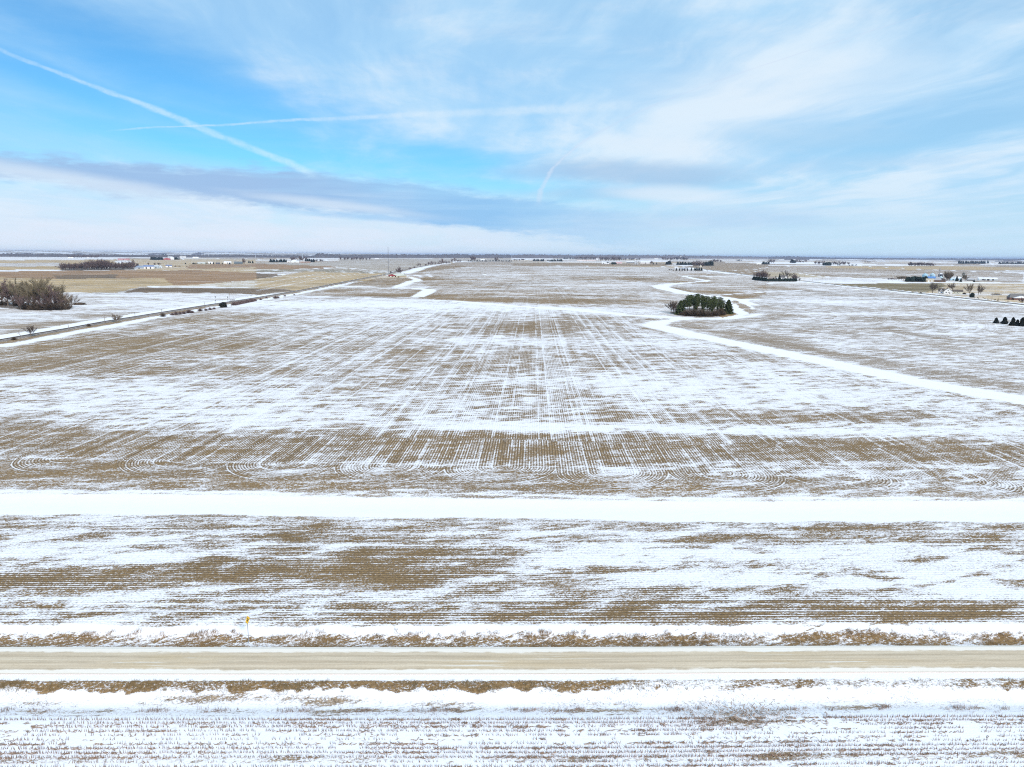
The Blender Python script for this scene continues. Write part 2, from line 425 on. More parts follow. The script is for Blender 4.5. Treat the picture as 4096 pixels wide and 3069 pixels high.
def ell(vw, u, v, ru, rv):
    px, py = S(vw, u, v); k = VIEW[vw][2]
    c = G(px, py)
    e = (G(px + ru * k, py).x - c.x)
    f = (G(px, py - rv * k).y - G(px, py + rv * k).y) * .5
    return np.exp(-(((X - c.x) / e) ** 2 + ((Y - c.y) / f) ** 2))
spots = [  # view, u, v, radius u, radius v, snow change
 ('o', 150, 745, 420, 26, -.55), ('o', 450, 690, 260, 14, -.35), ('o', 60, 790, 260, 18, -.4), ('o', 700, 690, 200, 14, .2),
 ('o', 330, 770, 260, 12, .15), ('o', 80, 830, 220, 18, .15), ('o', 120, 880, 260, 12, .2), ('o', 60, 930, 200, 20, -.35),
 ('o', 300, 960, 600, 22, -.42), ('o', 120, 1010, 500, 30, -.3), ('o', 1100, 955, 420, 24, -.55), ('o', 1700, 965, 500, 20, -.4),
 ('o', 2000, 985, 300, 20, -.25), ('o', 1100, 1000, 900, 40, -.12), ('o', 1150, 922, 240, 9, .45), ('o', 1600, 930, 420, 8, .42), ('o', 2050, 925, 260, 22, .3),
 ('o', 640, 900, 320, 26, .22), ('o', 420, 850, 300, 18, .22), ('o', 1000, 880, 200, 16, .1), ('o', 1500, 895, 400, 12, -.22), ('o', 1900, 905, 260, 10, -.2),
 ('o', 1700, 850, 500, 30, .25), ('o', 1350, 820, 300, 22, .15), ('o', 1150, 708, 130, 12, -.32), ('o', 1120, 735, 260, 8, .2), ('o', 1000, 795, 120, 14, -.25),
 ('o', 1100, 840, 140, 12, -.22), ('o', 800, 830, 200, 12, -.1), ('o', 560, 800, 200, 10, -.2), ('o', 1300, 790, 90, 9, -.15), ('o', 900, 760, 160, 10, -.15),
 ('o', 900, 660, 400, 12, .25), ('o', 600, 655, 250, 10, .25), ('o', 1250, 670, 300, 8, .2), ('o', 1700, 800, 200, 14, .25), ('o', 1450, 745, 150, 10, .15),
 ('o', 1150, 1030, 1300, 10, -.18), ('o', 1150, 1052, 1300, 8, -.25), ('o', 2000, 1005, 220, 8, .25), ('o', 600, 1010, 90, 14, .12), ('o', 1330, 1015, 60, 16, .25),
 # field B
 ('o', 880, 1200, 230, 42, -.30), ('o', 500, 1150, 330, 14, -.3), ('o', 600, 1240, 600, 26, -.24), ('o', 120, 1160, 90, 12, .3), ('o', 340, 1165, 90, 14, .45),
 ('o', 60, 1195, 90, 14, .4), ('o', 270, 1202, 140, 12, .55), ('o', 740, 1180, 40, 14, .25), ('o', 120, 1250, 260, 18, -.3), ('o', 600, 1300, 420, 10, .1),
 ('o', 150, 1310, 300, 12, -.05), ('o', 1250, 1150, 220, 16, .3), ('o', 1250, 1210, 200, 14, .42), ('o', 1080, 1228, 60, 6, .35), ('o', 1700, 1195, 420, 18, .42),
 ('o', 1950, 1250, 420, 26, .55), ('o', 1500, 1245, 220, 12, .35), ('o', 1600, 1158, 160, 9, -.3), ('o', 1950, 1152, 300, 12, -.22), ('o', 2100, 1172, 160, 10, -.2),
 ('o', 1650, 1310, 450, 26, -.36), ('o', 2050, 1325, 250, 16, -.35), ('o', 1150, 1280, 260, 14, .05), ('o', 1200, 1330, 300, 14, -.3), ('o', 760, 1335, 300, 10, -.15),
 ('o', 450, 1342, 250, 9, .1), ('o', 2150, 1265, 90, 22, .3), ('o', 420, 1272, 200, 8, .22), ('o', 900, 1283, 200, 8, .2),
 # beyond
 ('b', 1150, 478, 350, 12, -.5), ('b', 1570, 486, 170, 14, -.5), ('b', 1900, 516, 420, 12, -.45), ('b', 1480, 340, 120, 12, -.5), ('b', 700, 440, 200, 12, -.45),
 ('b', 900, 445, 260, 10, .2), ('b', 900, 350, 160, 14, -.35), ('b', 1420, 440, 60, 30, -.2), ('b', 1800, 375, 120, 6, -.3), ('b', 2000, 475, 260, 8, -.3),
 ('c', 450, 532, 450, 24, -.5), ('c', 600, 480, 420, 9, -.35), ('c', 1080, 342, 130, 12, -.35), ('c', 660, 342, 100, 6, -.35), ('c', 1550, 366, 140, 9, -.55),
 ('c', 1830, 457, 260, 12, -.55), ('c', 1950, 492, 250, 14, -.55), ('c', 1600, 330, 60, 9, -.4), ('c', 1640, 300, 200, 8, -.35), ('c', 80, 260, 120, 20, -.15),
 ('c', 700, 244, 150, 8, -.2), ('c', 1250, 690, 120, 9, -.3), ('c', 1400, 420, 60, 14, -.2), ('c', 1500, 440, 200, 8, -.2), ('c', 300, 700, 300, 20, -.2), ('c', 80, 770, 260, 26, -.25), ('c', 750, 680, 200, 12, -.2),
 ('d', 100, 415, 150, 20, -.5), ('d', 500, 540, 400, 24, .2), ('d', 300, 480, 300, 8, -.2), ('d', 1000, 680, 500, 22, -.22), ('d', 1180, 800, 110, 40, -.4), ('d', 100, 860, 200, 60, -.3),
 ('d', 500, 780, 400, 40, -.1), ('d', 600, 640, 500, 14, .2), ('d', 1700, 610, 400, 26, -.1), ('d', 1300, 540, 500, 14, .1), ('d', 1700, 740, 400, 20, .3), ('d', 1600, 810, 400, 12, .3),
 ('d', 1900, 560, 300, 18, -.2), ('d', 2000, 880, 400, 40, -.15), ('d', 700, 500, 400, 10, .15), ('d', 1700, 415, 500, 14, -.2), ('d', 1500, 300, 900, 14, .12), ('d', 1900, 330, 300, 14, .2),
 ('d', 300, 300, 300, 10, -.1), ('d', 1700, 470, 300, 12, .45),
 ('a', 900, 655, 300, 9, -.35), ('a', 200, 745, 320, 24, -.5), ('a', 560, 715, 160, 9, -.6), ('a', 800, 495, 400, 10, -.2), ('a', 850, 570, 300, 16, .15), ('a', 900, 600, 300, 5, -.15), ('a', 150, 590, 400, 14, .2),
 ('a', 1350, 400, 200, 5, .5), ('a', 1300, 345, 250, 4, .3), ('a', 900, 352, 150, 4, .2), ('a', 1800, 408, 400, 3, .6), ('a', 2150, 262, 80, 3, .6), ('a', 1900, 362, 300, 3, .35),
]
for vw, u, v, ru, rv, s in spots:
    snow = snow + s * ell(vw, u, v, ru, rv)
snow = np.where(A | B, np.clip(.53 + (snow - .5) * .85, .22, .82), snow)
gold = np.clip(ell('o', 150, 745, 500, 30) + ell('o', 450, 690, 260, 16), 0, 1) * A
paint(gold, t=GOLD)

def ribbon(pts, hw, s=1.15, soft=1.6, t=None, fade=None, only=None, a=None):
    """snow-filled strip along a ground polyline; half-width(s) in metres"""
    d, _, al, fi = seg_dist(X, Y, pts)
    hwv = np.interp(fi / (len(pts) - 1), np.linspace(0, 1, len(hw)), hw) if hasattr(hw, '__len__') else hw
    m = 1 - sstep(d, hwv - soft, hwv + soft)
    if only is not None: m = m * only
    paint(m, s, t, a)
L = lambda vw, pts, n=6: smooth_line([SG(vw, *p) for p in pts], n)
# winding grassed waterways under snow
browner = np.exp(-((wd1 - 24) / 15.) ** 2) * C
snow = snow - .15 * browner * sstep(X, 60, 110) - .05 * browner
ribbon(W1, [9, 8.5, 8, 8, 8.5, 10, 9, 6.5, 5, 4.5, 4, 3], soft=5)
ribbon(L('c', [(1640, 481), (1790, 498), (1870, 522), (1935, 566), (1985, 610), (1970, 640), (1880, 668), (1760, 682)]), [8, 8, 9, 9, 8, 6, 5, 5], soft=3)
ribbon(L('c', [(2260, 512), (2080, 514), (1992, 520), (1972, 538), (2010, 570), (2060, 596)]), [5, 6, 8, 8, 7, 4], soft=3)
W2 = L('c', [(2060, 560), (1850, 500), (1640, 480), (1480, 455), (1345, 425), (1285, 403), (1330, 388), (1450, 375), (1620, 360), (1690, 350), (1600, 338), (1500, 318), (1420, 314)])
ribbon(W2, [10, 10, 11, 13, 14, 14, 12, 9, 7, 6, 9, 8, 6], soft=4)
ribbon(L('b', [(1215, 407), (1290, 380), (1345, 360), (1392, 349), (1375, 335), (1310, 326)]), [7, 9, 10, 10, 9, 8], soft=3)
ribbon(L('b', [(1100, 327), (1310, 326), (1380, 322), (1540, 312)]), 4.5, soft=3)
ribbon(L('b', [(1395, 491), (1440, 470), (1490, 440), (1480, 428), (1300, 417), (1000, 408), (740, 404), (640, 400)]), [9, 10, 11, 9, 6, 5, 5, 5], soft=3)
ribbon(L('c', [(1690, 480), (1950, 466), (2212, 450), (2560, 436), (2990, 431)]), 4.5, 1.1, soft=3)
ribbon(L('b', [(420, 487), (900, 494), (1400, 500)]), [2.5, 2.5], .9, soft=2)
ribbon([SG('b', 700, 505), SG('b', 1400, 518), SG('b', 1700, 528), SG('b', 2212, 570), SG('c', 500, 602), SG('c', 1000, 648), SG('c', 1480, 676)], [3, 6, 7, 8, 8, 8, 9], 1.1, soft=5)
ribbon([SG('b', 1300, 312), SG('b', 1500, 301), SG('b', 1900, 301), SG('b', 2212, 302), SG('c', 700, 307), SG('c', 1480, 316), SG('c', 2050, 318)], [9, 6, 6, 6, 6, 6, 6], 1.1, soft=4)
ribbon([SG('b', 1700, 296), SG('b', 2212, 297), SG('c', 700, 302), SG('c', 1400, 308)], 5, -.1, soft=4, t=DKB)
ribbon(L('b', [(1290, 290), (1380, 262), (1440, 243), (1560, 215), (1740, 190), (1790, 180)]), [14, 22, 18, 12, 8, 8], 1.05, soft=6)
for vw, pts, hw, s in [('c', [(0, 227), (760, 224), (1300, 231), (1420, 238)], 7, 1.0), ('d', [(250, 290), (530, 321), (1000, 345), (1300, 364), (2212, 372)], 6, 1.0), ('d', [(500, 376), (900, 374), (1500, 370), (2212, 374)], 6, 1.1),
        ('c', [(1640, 262), (1800, 270), (2100, 255), (2212, 235)], 5, .9), ('c', [(1600, 285), (1900, 290), (2212, 262)], 5, .8), ('d', [(700, 222), (1500, 262), (2212, 290)], 8, .95), ('d', [(0, 285), (250, 287)], 5, .9),
        ('c', [(1730, 214), (2212, 216)], 8, .9), ('a', [(-300, 268), (500, 258), (700, 262)], 9, 1.0), ('a', [(1180, 264), (1700, 260), (2212, 262)], 6, .7), ('b', [(0, 258), (600, 274), (1120, 290)], 5, .8),
        ('b', [(700, 240), (900, 262), (1120, 285)], 5, .7), ('b', [(350, 258), (640, 240), (800, 246), (1120, 270)], 12, .85), ('b', [(0, 345), (450, 270), (700, 240)], 4, .5), ('b', [(0, 382), (500, 300), (800, 258)], 4, .6), ('b', [(0, 440), (600, 330), (1000, 280)], 4, .6),
        ('b', [(0, 415), (700, 300), (1050, 262)], 3, .55), ('a', [(1250, 408), (1700, 402), (2212, 415)], 4, .9), ('a', [(-300, 458), (1000, 455), (1600, 452), (2212, 478)], 3, .8)]:
    ribbon(L(vw, pts), hw, s, soft=hw * .6)

# leaf litter and shade-free bare ground under the groves
LITTER = (.13, .10, .075)
for vw, pts in [('a', [(-60, 575), (-60, 556), (400, 560), (620, 580), (620, 602), (420, 612), (230, 606)]), ('a', [(520, 264), (530, 246), (1165, 238), (1170, 256), (1000, 262)]),
                ('c', [(1365, 636), (1440, 600), (1600, 588), (1860, 600), (1890, 640), (1780, 662), (1600, 664), (1450, 652)]), ('d', [(1180, 366), (1180, 350), (1366, 350), (1366, 366)]), ('c', [(2076, 350), (2200, 338), (2212, 358)]), ('d', [(0, 340), (250, 340), (252, 360), (0, 360)])]:
    paint(inside(X + wob(6), Y + 3 * wob(9), [SG(vw, *p) for p in pts]), .12, LITTER, .02)
paint(inside(X + wob(5), Y + 3 * wob(7), [SG('c', *p) for p in [(1780, 664), (1900, 628), (1955, 640), (1900, 662), (1820, 672)]]), .1, (.30, .20, .10), .02)
paint(inside(X + 2 * wob(5), Y + 6 * wob(7), [SG('c', *p) for p in [(1890, 520), (1930, 520), (2050, 580), (2100, 620), (2060, 640), (2010, 620), (1960, 575), (1900, 545)]]), .38, (.30, .21, .12), .0)
# railway corridor
RAIL = smooth_line([G(*p) for p in [S('a', -900, 1030), S('a', -300, 924), S('a', 0, 874), S('a', 270, 826), S('a', 600, 770), S('a', 900, 714), S('a', 1180, 668), S('a', 1400, 632), S('a', 1770, 572), S('a', 2212, 504),
                                    S('b', 450, 426), S('b', 800, 358), S('b', 1130, 296), S('b', 1230, 270), S('b', 1480, 222), S('b', 1740, 180)]], 6)
rl, rls, rla, rfi = seg_dist(X, Y, RAIL)
RS = -rl * rls                      # positive on the field side (south-east)
nearR = (rla < 2300)
wig = 1.2 * wob(14) + .8 * wob(5, 3)
fadeW = 1 - sstep(rla, 560, 760)
paint(sstep(RS + wig * .5, -21, -18) * (1 - sstep(RS, -3.5, -2.6)) * fadeW * nearR, 1.15, PUR, .05)
paint((sstep(RS, -6, -5) * (1 - sstep(RS, -3, -2.4))) * nearR, .95)
paint(sstep(RS, 2.4, 3.0) * (1 - sstep(RS + wig, 10, 14)) * nearR, .02, (.29, .20, .11), .05)
paint(sstep(RS + wig, 10, 14) * (1 - sstep(RS + 1.5 * wig, 22, 27)) * nearR * (1 - sstep(rla, 1000, 1200)), 1.0, PUR, .08)
paint((np.abs(RS) < 2.6) & nearR, .6, (.2, .17, .15), .02)
paint((rl < 40) & (rla > 1000) & (rla < 1200) & (RS > 3), None)

# eastern paved road and its snowy ditches
PAVE = smooth_line([G(*p) for p in [S('c', 1400, 222), S('c', 1560, 240), S('c', 1700, 260), S('c', 1900, 284), S('c', 2110, 312), S('d', 270, 352), S('d', 600, 388), S('d', 830, 412), S('d', 1300, 461), S('d', 1700, 505), S('d', 2212, 560), S('d', 2900, 640)]], 6)
pd, ps, pa, pf = seg_dist(X, Y, PAVE)
PS = pd * ps                        # positive to the north-east
paint(sstep(-PS, 4, 5) * (1 - sstep(-PS + wig, 15, 19)), 1.2, PUR, .03)
paint(sstep(PS, 4, 5) * (1 - sstep(PS + wig, 9, 12)), .35, TAN, .03)
paint(sstep(PS + wig, 8, 10) * (1 - sstep(PS + wig, 16, 20)) * (X < G(*S('d', 560, 380)).x), .95)

# headland band, then the strips along the gravel road
band = smooth_line([G(*p) for p in [(-900, 2000), (0, 2008), (683, 2010), (1366, 2014), (2048, 2022), (2732, 2033), (4096, 2037), (5000, 2040)]], 6)
bd, bs, ba, _ = seg_dist(X, Y, band)
bw = 8.3 + .5 * wob(11)
paint((1 - sstep(bd, bw - 1.6, bw + .6)) * (Y < 260), 1.2, PUR, .02)
thin = np.exp(-((bd * bs - 6.0) / 1.6) ** 2) * (Y < 260) * (bs > 0)
snow = snow - thin * (.42 + .42 * sstep(X, -60, 0) * (1 - sstep(X, 10, 30)))
# roadside cross-section, metres north of the road centre line
side = Y < 140
def vnoise(x, seed):
    k = np.floor(x).astype(int); f = x - k; f = f * f * (3 - 2 * f)
    hh = lambda q: (np.abs(np.sin(q * 12.9898 + seed * 78.233)) * 43758.5453) % 1
    return hh(k) * (1 - f) + hh(k + 1) * f - .5
wg = .9 * vnoise(X / 9, 1) + .7 * vnoise(X / 3.3, 2) + .5 * vnoise(X / 1.1, 3)
def strip(lo, hi, s, t=None, soft=.5, a=.03, w=1.0):
    paint(sstep(RT + wg * w, lo - soft, lo + soft) * (1 - sstep(RT + wg * w, hi - soft, hi + soft)) * side, s, t, a, RT, ra)
road_y = G(2048, 2651).y
T = lambda py: G(2048, py).y - road_y
print('T table', [round(T(v), 2) for v in (2497, 2525, 2582, 2615, 2651, 2686, 2721, 2755, 2785, 2820, 2850, 2875, 3060)])
strip(T(2582), T(2500), 1.0, PUR, .5, .0)
strip(T(2580), T(2528), .40, GRASS, .9, .0)
strip(T(2616), T(2583), .92, (.40, .34, .25), .3, .0, .4)
strip(T(2722), T(2684), 1.0, (.4, .34, .25), .15, .02, .1)
strip(T(2850), T(2721), 1.05, PUR, .25, .006, .3)
east = sstep(X, -8, 20)
sw = (sstep(RT + .9 * vnoise(X / 2.3, 5) + .7 * vnoise(X / .8, 6) + .3 * vnoise(X / 11, 9), T(2755) - .35, T(2755) + .35) * (1 - sstep(RT, T(2722) - .2, T(2722) + .2)) * side)
paint(sw, None, GRASS)
snow = snow - sw * (.75 - .30 * east)
strip(-200, T(2850), 1.0, (.30, .22, .14), .4, .012)
snow = snow - .38 * np.exp(-((RT + .5 * wg - T(2826)) / .9) ** 2) * side
snow = snow - .5 * np.exp(-((RT - T(2772)) / .9) ** 2 - ((X + 36) / 9) ** 2) * side - .35 * np.exp(-((RT - T(2778)) / .8) ** 2 - ((X + 24) / 8) ** 2) * side
snow = snow - .16 * np.exp(-((RT - T(2870)) / 3.0) ** 2 - ((X - 26) / 6) ** 2) * side - .3 * np.exp(-((RT - T(2792)) / .7) ** 2) * (.4 + .6 * np.sin(X / 5.3) ** 2) * side
snow = snow - .42 * np.exp(-((RT - T(3035)) / .7) ** 2) * (.35 + .65 * np.sin(X / 9 + .7) ** 2) * side

# relief: shallow roadside ditches, crowned road bed
Z = np.zeros(N)
Z -= .9 * np.exp(-((RT - T(2553)) / 2.6) ** 2) * side * sstep(Y, 40, 60)
Z -= .8 * np.exp(-((RT - T(2800)) / 2.6) ** 2) * side * sstep(Y, 40, 60)
Z += .12 * wob(40) * (Y < 500) * sstep(np.abs(RT), 6, 20)
Z -= .25 * sstep(bd, 9, 0) * (Y < 260)

verts = np.column_stack([X, Y, Z]).astype(np.float32)
me = bpy.data.meshes.new('ground')
me.vertices.add(N + 1)
allv = np.vstack([verts, [[0, 0, 0]]]).astype(np.float32)
me.vertices.foreach_set('co', allv.ravel())
i = np.arange(NR - 1)[:, None]; j = np.arange(NT_)[None, :]; jn = (j + 1) % NT_
q = np.stack([i * NT_ + j, i * NT_ + jn, (i + 1) * NT_ + jn, (i + 1) * NT_ + j], -1).reshape(-1, 4)
q = q[:, ::-1]
tri = np.stack([np.full(NT_, N), (np.arange(NT_) + 1) % NT_, np.arange(NT_)], -1)
nq, nt = len(q), len(tri)
me.loops.add(nq * 4 + nt * 3); me.polygons.add(nq + nt)
me.loops.foreach_set('vertex_index', np.concatenate([q.ravel(), tri.ravel()]).astype(np.int32))
me.polygons.foreach_set('loop_start', np.concatenate([np.arange(nq) * 4, nq * 4 + np.arange(nt) * 3]).astype(np.int32))
me.polygons.foreach_set('use_smooth', np.ones(nq + nt, bool))
me.update(calc_edges=True)
def put_attr(name, arr):
    a = me.attributes.new(name, 'FLOAT', 'POINT')
    a.data.foreach_set('value', np.append(arr, 0.0).astype(np.float32))
put_attr('snow', snow); put_attr('rowu', rowu); put_attr('rowv', rowv); put_attr('rowamp', amp)
ca_ = me.attributes.new('tint', 'FLOAT_COLOR', 'POINT')
ca_.data.foreach_set('color', np.column_stack([np.vstack([tint, [[.2, .2, .2]]]), np.ones(N + 1)]).astype(np.float32).ravel())

gm = bpy.data.materials.new('snowy_farmland'); gm.use_nodes = True
g = NT(gm.node_tree)
pos = g.node('ShaderNodeTexCoord').outputs['Object']
gxs, gys, _ = g.sep(pos)
aS = g.attr('snow')['Fac']; aU = g.attr('rowu')['Fac']; aV = g.attr('rowv')['Fac']; aA = g.attr('rowamp')['Fac']; aT = g.attr('tint')['Color']
dist = g.m('SQRT', g.add(g.mul(gxs, gxs), g.mul(gys, gys)))
farf = g.step(dist, 250.0, 1500.0)
def warpvec(a, sx_, sy_, off=0.0):
    c_, s_ = math.cos(math.radians(a)), math.sin(math.radians(a))
    return g.xyz(g.mul(g.add(g.mul(gxs, c_), g.mul(gys, s_)), sx_), g.mul(g.sub(g.mul(gys, c_), g.mul(gxs, s_)), sy_), off)
n_big = g.sub(g.noise(warpvec(-8, 1 / 60., 1 / 34.), 1, 5, .55), .5)
n_mid = g.sub(g.noise(warpvec(14, 1 / 13., 1 / 5.0, 3), 1, 5, .6, .4), .5)
n_drift = g.sub(g.noise(warpvec(28, 1 / 2.6, 1 / .8, 9), 1, 4, .6), .5)
n_g2 = g.sub(g.noise(warpvec(10, .95, 1.5, 15), 1, 3, .7), .5)
n_strk = g.sub(g.noise(warpvec(4, 1 / 22., 1 / 11., 12), 1, 5, .6), .5)
n_row = g.sub(g.noise(g.xyz(g.mul(aU, 1 / .7), g.mul(aV, 1 / 9.), 5.0), 1, 3, .6), .5)
n_clod = g.sub(g.noise(g.xyz(g.mul(gxs, 2.6), g.mul(gys, 3.6), 0.0), 1, 4, .75), .5)
n_dr2 = g.sub(g.noise(warpvec(8, 1 / 7.0, 1 / 1.8, 6), 1, 5, .65), .5)
n_ditch = g.sub(g.noise(warpvec(24, 1 / 1.5, 1 / .55, 2), 1, 4, .6), .5)
ditch = g.step(aA, .010, .0)
n_farb = g.sub(g.noise(warpvec(-2, 1 / 420., 1 / 110., 2), 1, 6, .62), .5)
ru = g.mul(aU, 1 / .762)
rowc = g.m('COSINE', g.mul(ru, 2 * math.pi))
wn = g.node('ShaderNodeTexWhiteNoise', noise_dimensions='1D'); g.put(wn.inputs['W'], g.m('FLOOR', g.add(ru, .5)))
wnv = g.sub(wn.outputs[0], .5)
wn2 = g.node('ShaderNodeTexWhiteNoise', noise_dimensions='1D'); g.put(wn2.inputs['W'], g.m('FLOOR', g.mul(ru, .25)))
wn3 = g.node('ShaderNodeTexWhiteNoise', noise_dimensions='1D'); g.put(wn3.inputs['W'], g.m('FLOOR', g.mul(ru, .8)))
n_pass = g.sub(g.noise(g.xyz(g.mul(aU, 1 / 4.2), g.mul(aV, 1 / 90.), 2.0), 1, 3, .6), .5)
pl = g.mul(g.step(wn3.outputs[0], .74, .86), g.step(g.noise(g.xyz(g.mul(aU, .8), g.mul(aV, 1 / 30.), 6.0), 1, 3, .6), .38, .58))
trk = g.step(wn2.outputs[0], .66, .8)                  # some passes hold more snow (wheel tracks)
rowk = g.m('MINIMUM', g.mul(aA, 3.0), 1.0)
val = g.add(aS, g.mul(n_big, g.mad(farf, .6, .5)))
val = g.add(val, g.mul(n_strk, g.mul(g.step(dist, 180., 700.), 1.0)))
val = g.add(val, g.mul(n_mid, 1.5))
val = g.add(val, g.mul(n_dr2, 1.35))
val = g.add(val, g.mul(n_ditch, g.mul(ditch, 1.5)))
val = g.add(val, g.mul(n_drift, g.mad(farf, -.3, .5)))
val = g.add(val, g.mul(n_farb, g.mul(farf, 1.3)))
val = g.add(val, g.mul(n_clod, .55))
val = g.add(val, g.mul(n_pass, g.mul(rowk, .45)))
val = g.add(val, g.mul(g.mul(pl, rowk), .06))
drift = g.step(val, .48, .70)
# thin snow caught between the rows and on the lee of the clods
brk = g.step(n_mid, -.13, .10, .18, 1.0)
rline = g.mul(g.mul(g.mul(brk, g.step(rowc, .35, .95)), g.step(wn.outputs[0], .25, .9, .15, 1.0)), g.step(n_row, -.12, .10, .35, 1.0))
gr = g.add(g.mad(g.sub(val, .5), .6, .10), g.mul(n_clod, 1.7))
gr = g.add(gr, g.mul(n_g2, g.step(dist, 85., 185., .55, 1.6)))
gr = g.add(gr, g.mul(g.mul(g.mul(rline, rowk), g.step(dist, 380., 190., .25, 1.0)), .62))
gr = g.add(gr, g.mul(g.mul(pl, rowk), .24))
gr = g.sub(gr, g.mul(g.mul(g.step(rowc, .1, -.8), rowk), .16))
gr = g.add(gr, g.mul(g.mul(trk, rowk), .12))
grain = g.mul(g.step(gr, .04, .30), .9)
poke = g.mul(g.step(g.add(n_clod, g.mul(n_g2, .5)), .03, -.16), g.step(aS, 1.0, .70, 0.0, .72))
drift = g.mul(drift, g.sub(1.0, g.mul(poke, g.step(val, 1.15, .62, .35, 1.0))))
mask = g.m('MAXIMUM', drift, grain)
soilv = g.step(g.noise(g.xyz(g.mul(gxs, 1.9), g.mul(gys, 1.9), 0.0), 1, 4, .8), .2, .8)
soil = g.mix(1.0, aT, g.mix(soilv, rgb(.30, .29, .29), rgb(1.62, 1.58, 1.5)), 'MULTIPLY')  # fine soil grain; its dark end also paints in small shadows
soil2 = g.noise(g.xyz(g.mul(gxs, 1 / 45.), g.mul(gys, 1 / 30.), 0.0), 1, 4, .6)
soil = g.mix(1.0, soil, g.mix(soil2, rgb(.72, .72, .74), rgb(1.26, 1.24, 1.20)), 'MULTIPLY')
soil3 = g.noise(warpvec(-3, 1 / 170., 1 / 60., 4), 1, 6, .68)
soil = g.mix(g.mul(farf, .9), soil, g.mix(1.0, soil, g.mix(g.step(soil3, .32, .68), rgb(.66, .66, .68), rgb(1.28, 1.27, 1.24)), 'MULTIPLY'))
furrow = g.mul(g.step(rowc, -.2, -.95), g.mul(rowk, .6))
soil = g.mix(furrow, soil, rgb(.075, .055, .04))
snowc = g.mix(g.noise(warpvec(20, .25, .6), 1, 3, .6), rgb(.83, .82, .85), rgb(.91, .895, .905))
base = g.mix(mask, soil, snowc)
bs_ = g.node('ShaderNodeBsdfPrincipled')
g.put(bs_.inputs['Base Color'], base); bs_.inputs['Roughness'].default_value = .85
bs_.inputs['Specular IOR Level'].default_value = .15
bmp = g.node('ShaderNodeBump'); bmp.inputs['Strength'].default_value = .55; bmp.inputs['Distance'].default_value = .12
g.put(bmp.inputs['Height'], g.add(g.mul(n_clod, .8), g.add(g.mul(mask, .3), g.mul(rowc, g.mul(aA, .6)))))
g.put(bs_.inputs['Normal'], bmp.outputs[0])
go = g.node('ShaderNodeOutputMaterial'); g.put(go.inputs[0], bs_.outputs[0])
me.materials.append(gm)
ground = bpy.data.objects.new('ground', me); ground['kind'] = 'structure'
link(ground)

# ------------------------------------------------------------------ ribbons of road, track and embankment
def principled(name, color, rough=.8, var=None, spec=.3, metal=0.0, scale=2.0, emit=None):
    m = bpy.data.materials.new(name); m.use_nodes = True
    n = NT(m.node_tree)
    b = n.node('ShaderNodeBsdfPrincipled')
    b.inputs['Roughness'].default_value = rough; b.inputs['Specular IOR Level'].default_value = spec
    b.inputs['Metallic'].default_value = metal
    if var:
        p = n.node('ShaderNodeTexCoord').outputs['Object']
        f = n.noise(p, scale, 4, .65)
        n.put(b.inputs['Base Color'], n.mix(n.step(f, .3, .7), rgb(*[c * (1 - var) for c in color]), rgb(*[min(1, c * (1 + var)) for c in color])))
    else: b.inputs['Base Color'].default_value = rgb(*color)
    o = n.node('ShaderNodeOutputMaterial'); n.put(o.inputs[0], b.outputs[0])
    return m
def profile_ribbon(name, pts, prof, mat, z0=0.0):
    """sweep a cross-section [(offset to the left, z)] along ground points; UV x = offset, y = distance"""
    pts = [Vector((p[0], p[1], 0)) for p in pts]
    vs, uv = [], []
    acc = 0
    for i, p in enumerate(pts):
        d = (pts[min(i + 1, len(pts) - 1)] - pts[max(i - 1, 0)]).normalized()
        nrm = Vector((-d.y, d.x, 0))
        if i: acc += (p - pts[i - 1]).length
        for o, z in prof:
            vs.append(p + nrm * o + Vector((0, 0, z + z0))); uv.append((o, acc))
    k = len(prof); fs = []
    for i in range(len(pts) - 1):
        for j in range(k - 1):
            fs.append((i * k + j + 1, i * k + j, (i + 1) * k + j, (i + 1) * k + j + 1))
    me = new_mesh(name, vs, fs, mat)
    lay = me.uv_layers.new(name='UVMap')
    idx = np.zeros(len(me.loops), np.int32); me.loops.foreach_get('vertex_index', idx)
    lay.data.foreach_set('uv', np.array(uv, np.float32)[idx].ravel())
    return me
def structure(name, me):
    o = bpy.data.objects.new(name, me); o['kind'] = 'structure'; return link(o)

# gravel road: packed tan gravel, snowy shoulders, faint wheel lanes
rm = bpy.data.materials.new('gravel_road'); rm.use_nodes = True
r = NT(rm.node_tree)
uvn = r.node('ShaderNodeUVMap').outputs[0]
ux, uy, _ = r.sep(uvn)
lane = r.noise(r.xyz(r.mul(ux, 1.9), r.mul(uy, .05), 0), 1, 6, .7)
lane2 = r.noise(r.xyz(r.mul(ux, 4.5), r.mul(uy, .35), 3), 1, 5, .65)
grit = r.noise(r.xyz(r.mul(ux, 9), r.mul(uy, 3.0), 1), 1, 5, .8)
rag = r.noise(r.xyz(r.mul(ux, 1.1), r.mul(uy, .5), 5), 1, 4, .65)
big = r.noise(r.xyz(r.mul(ux, .3), r.mul(uy, .045), 8), 1, 4, .6)
dry = r.mix(r.step(lane, .35, .68), rgb(.55, .445, .32), rgb(.69, .585, .44))
lanes = None
for lx_ in (-2.3, -.75, .75, 2.2):
    q_ = r.step(r.m('ABSOLUTE', r.add(r.sub(ux, lx_ + .3), r.mul(r.sub(big, .5), 1.1))), .42, .10)
    lanes = q_ if lanes is None else r.m('MAXIMUM', lanes, q_)
dry = r.mix(r.mul(lanes, r.step(lane2, .35, .6, .15, .6)), dry, rgb(.40, .325, .225))
dry = r.mix(r.mul(r.step(big, .45, .7), .5), dry, rgb(.56, .43, .26))
dry = r.mix(1.0, dry, r.mix(grit, rgb(.52, .52, .54), rgb(1.44, 1.43, 1.40)), 'MULTIPLY')
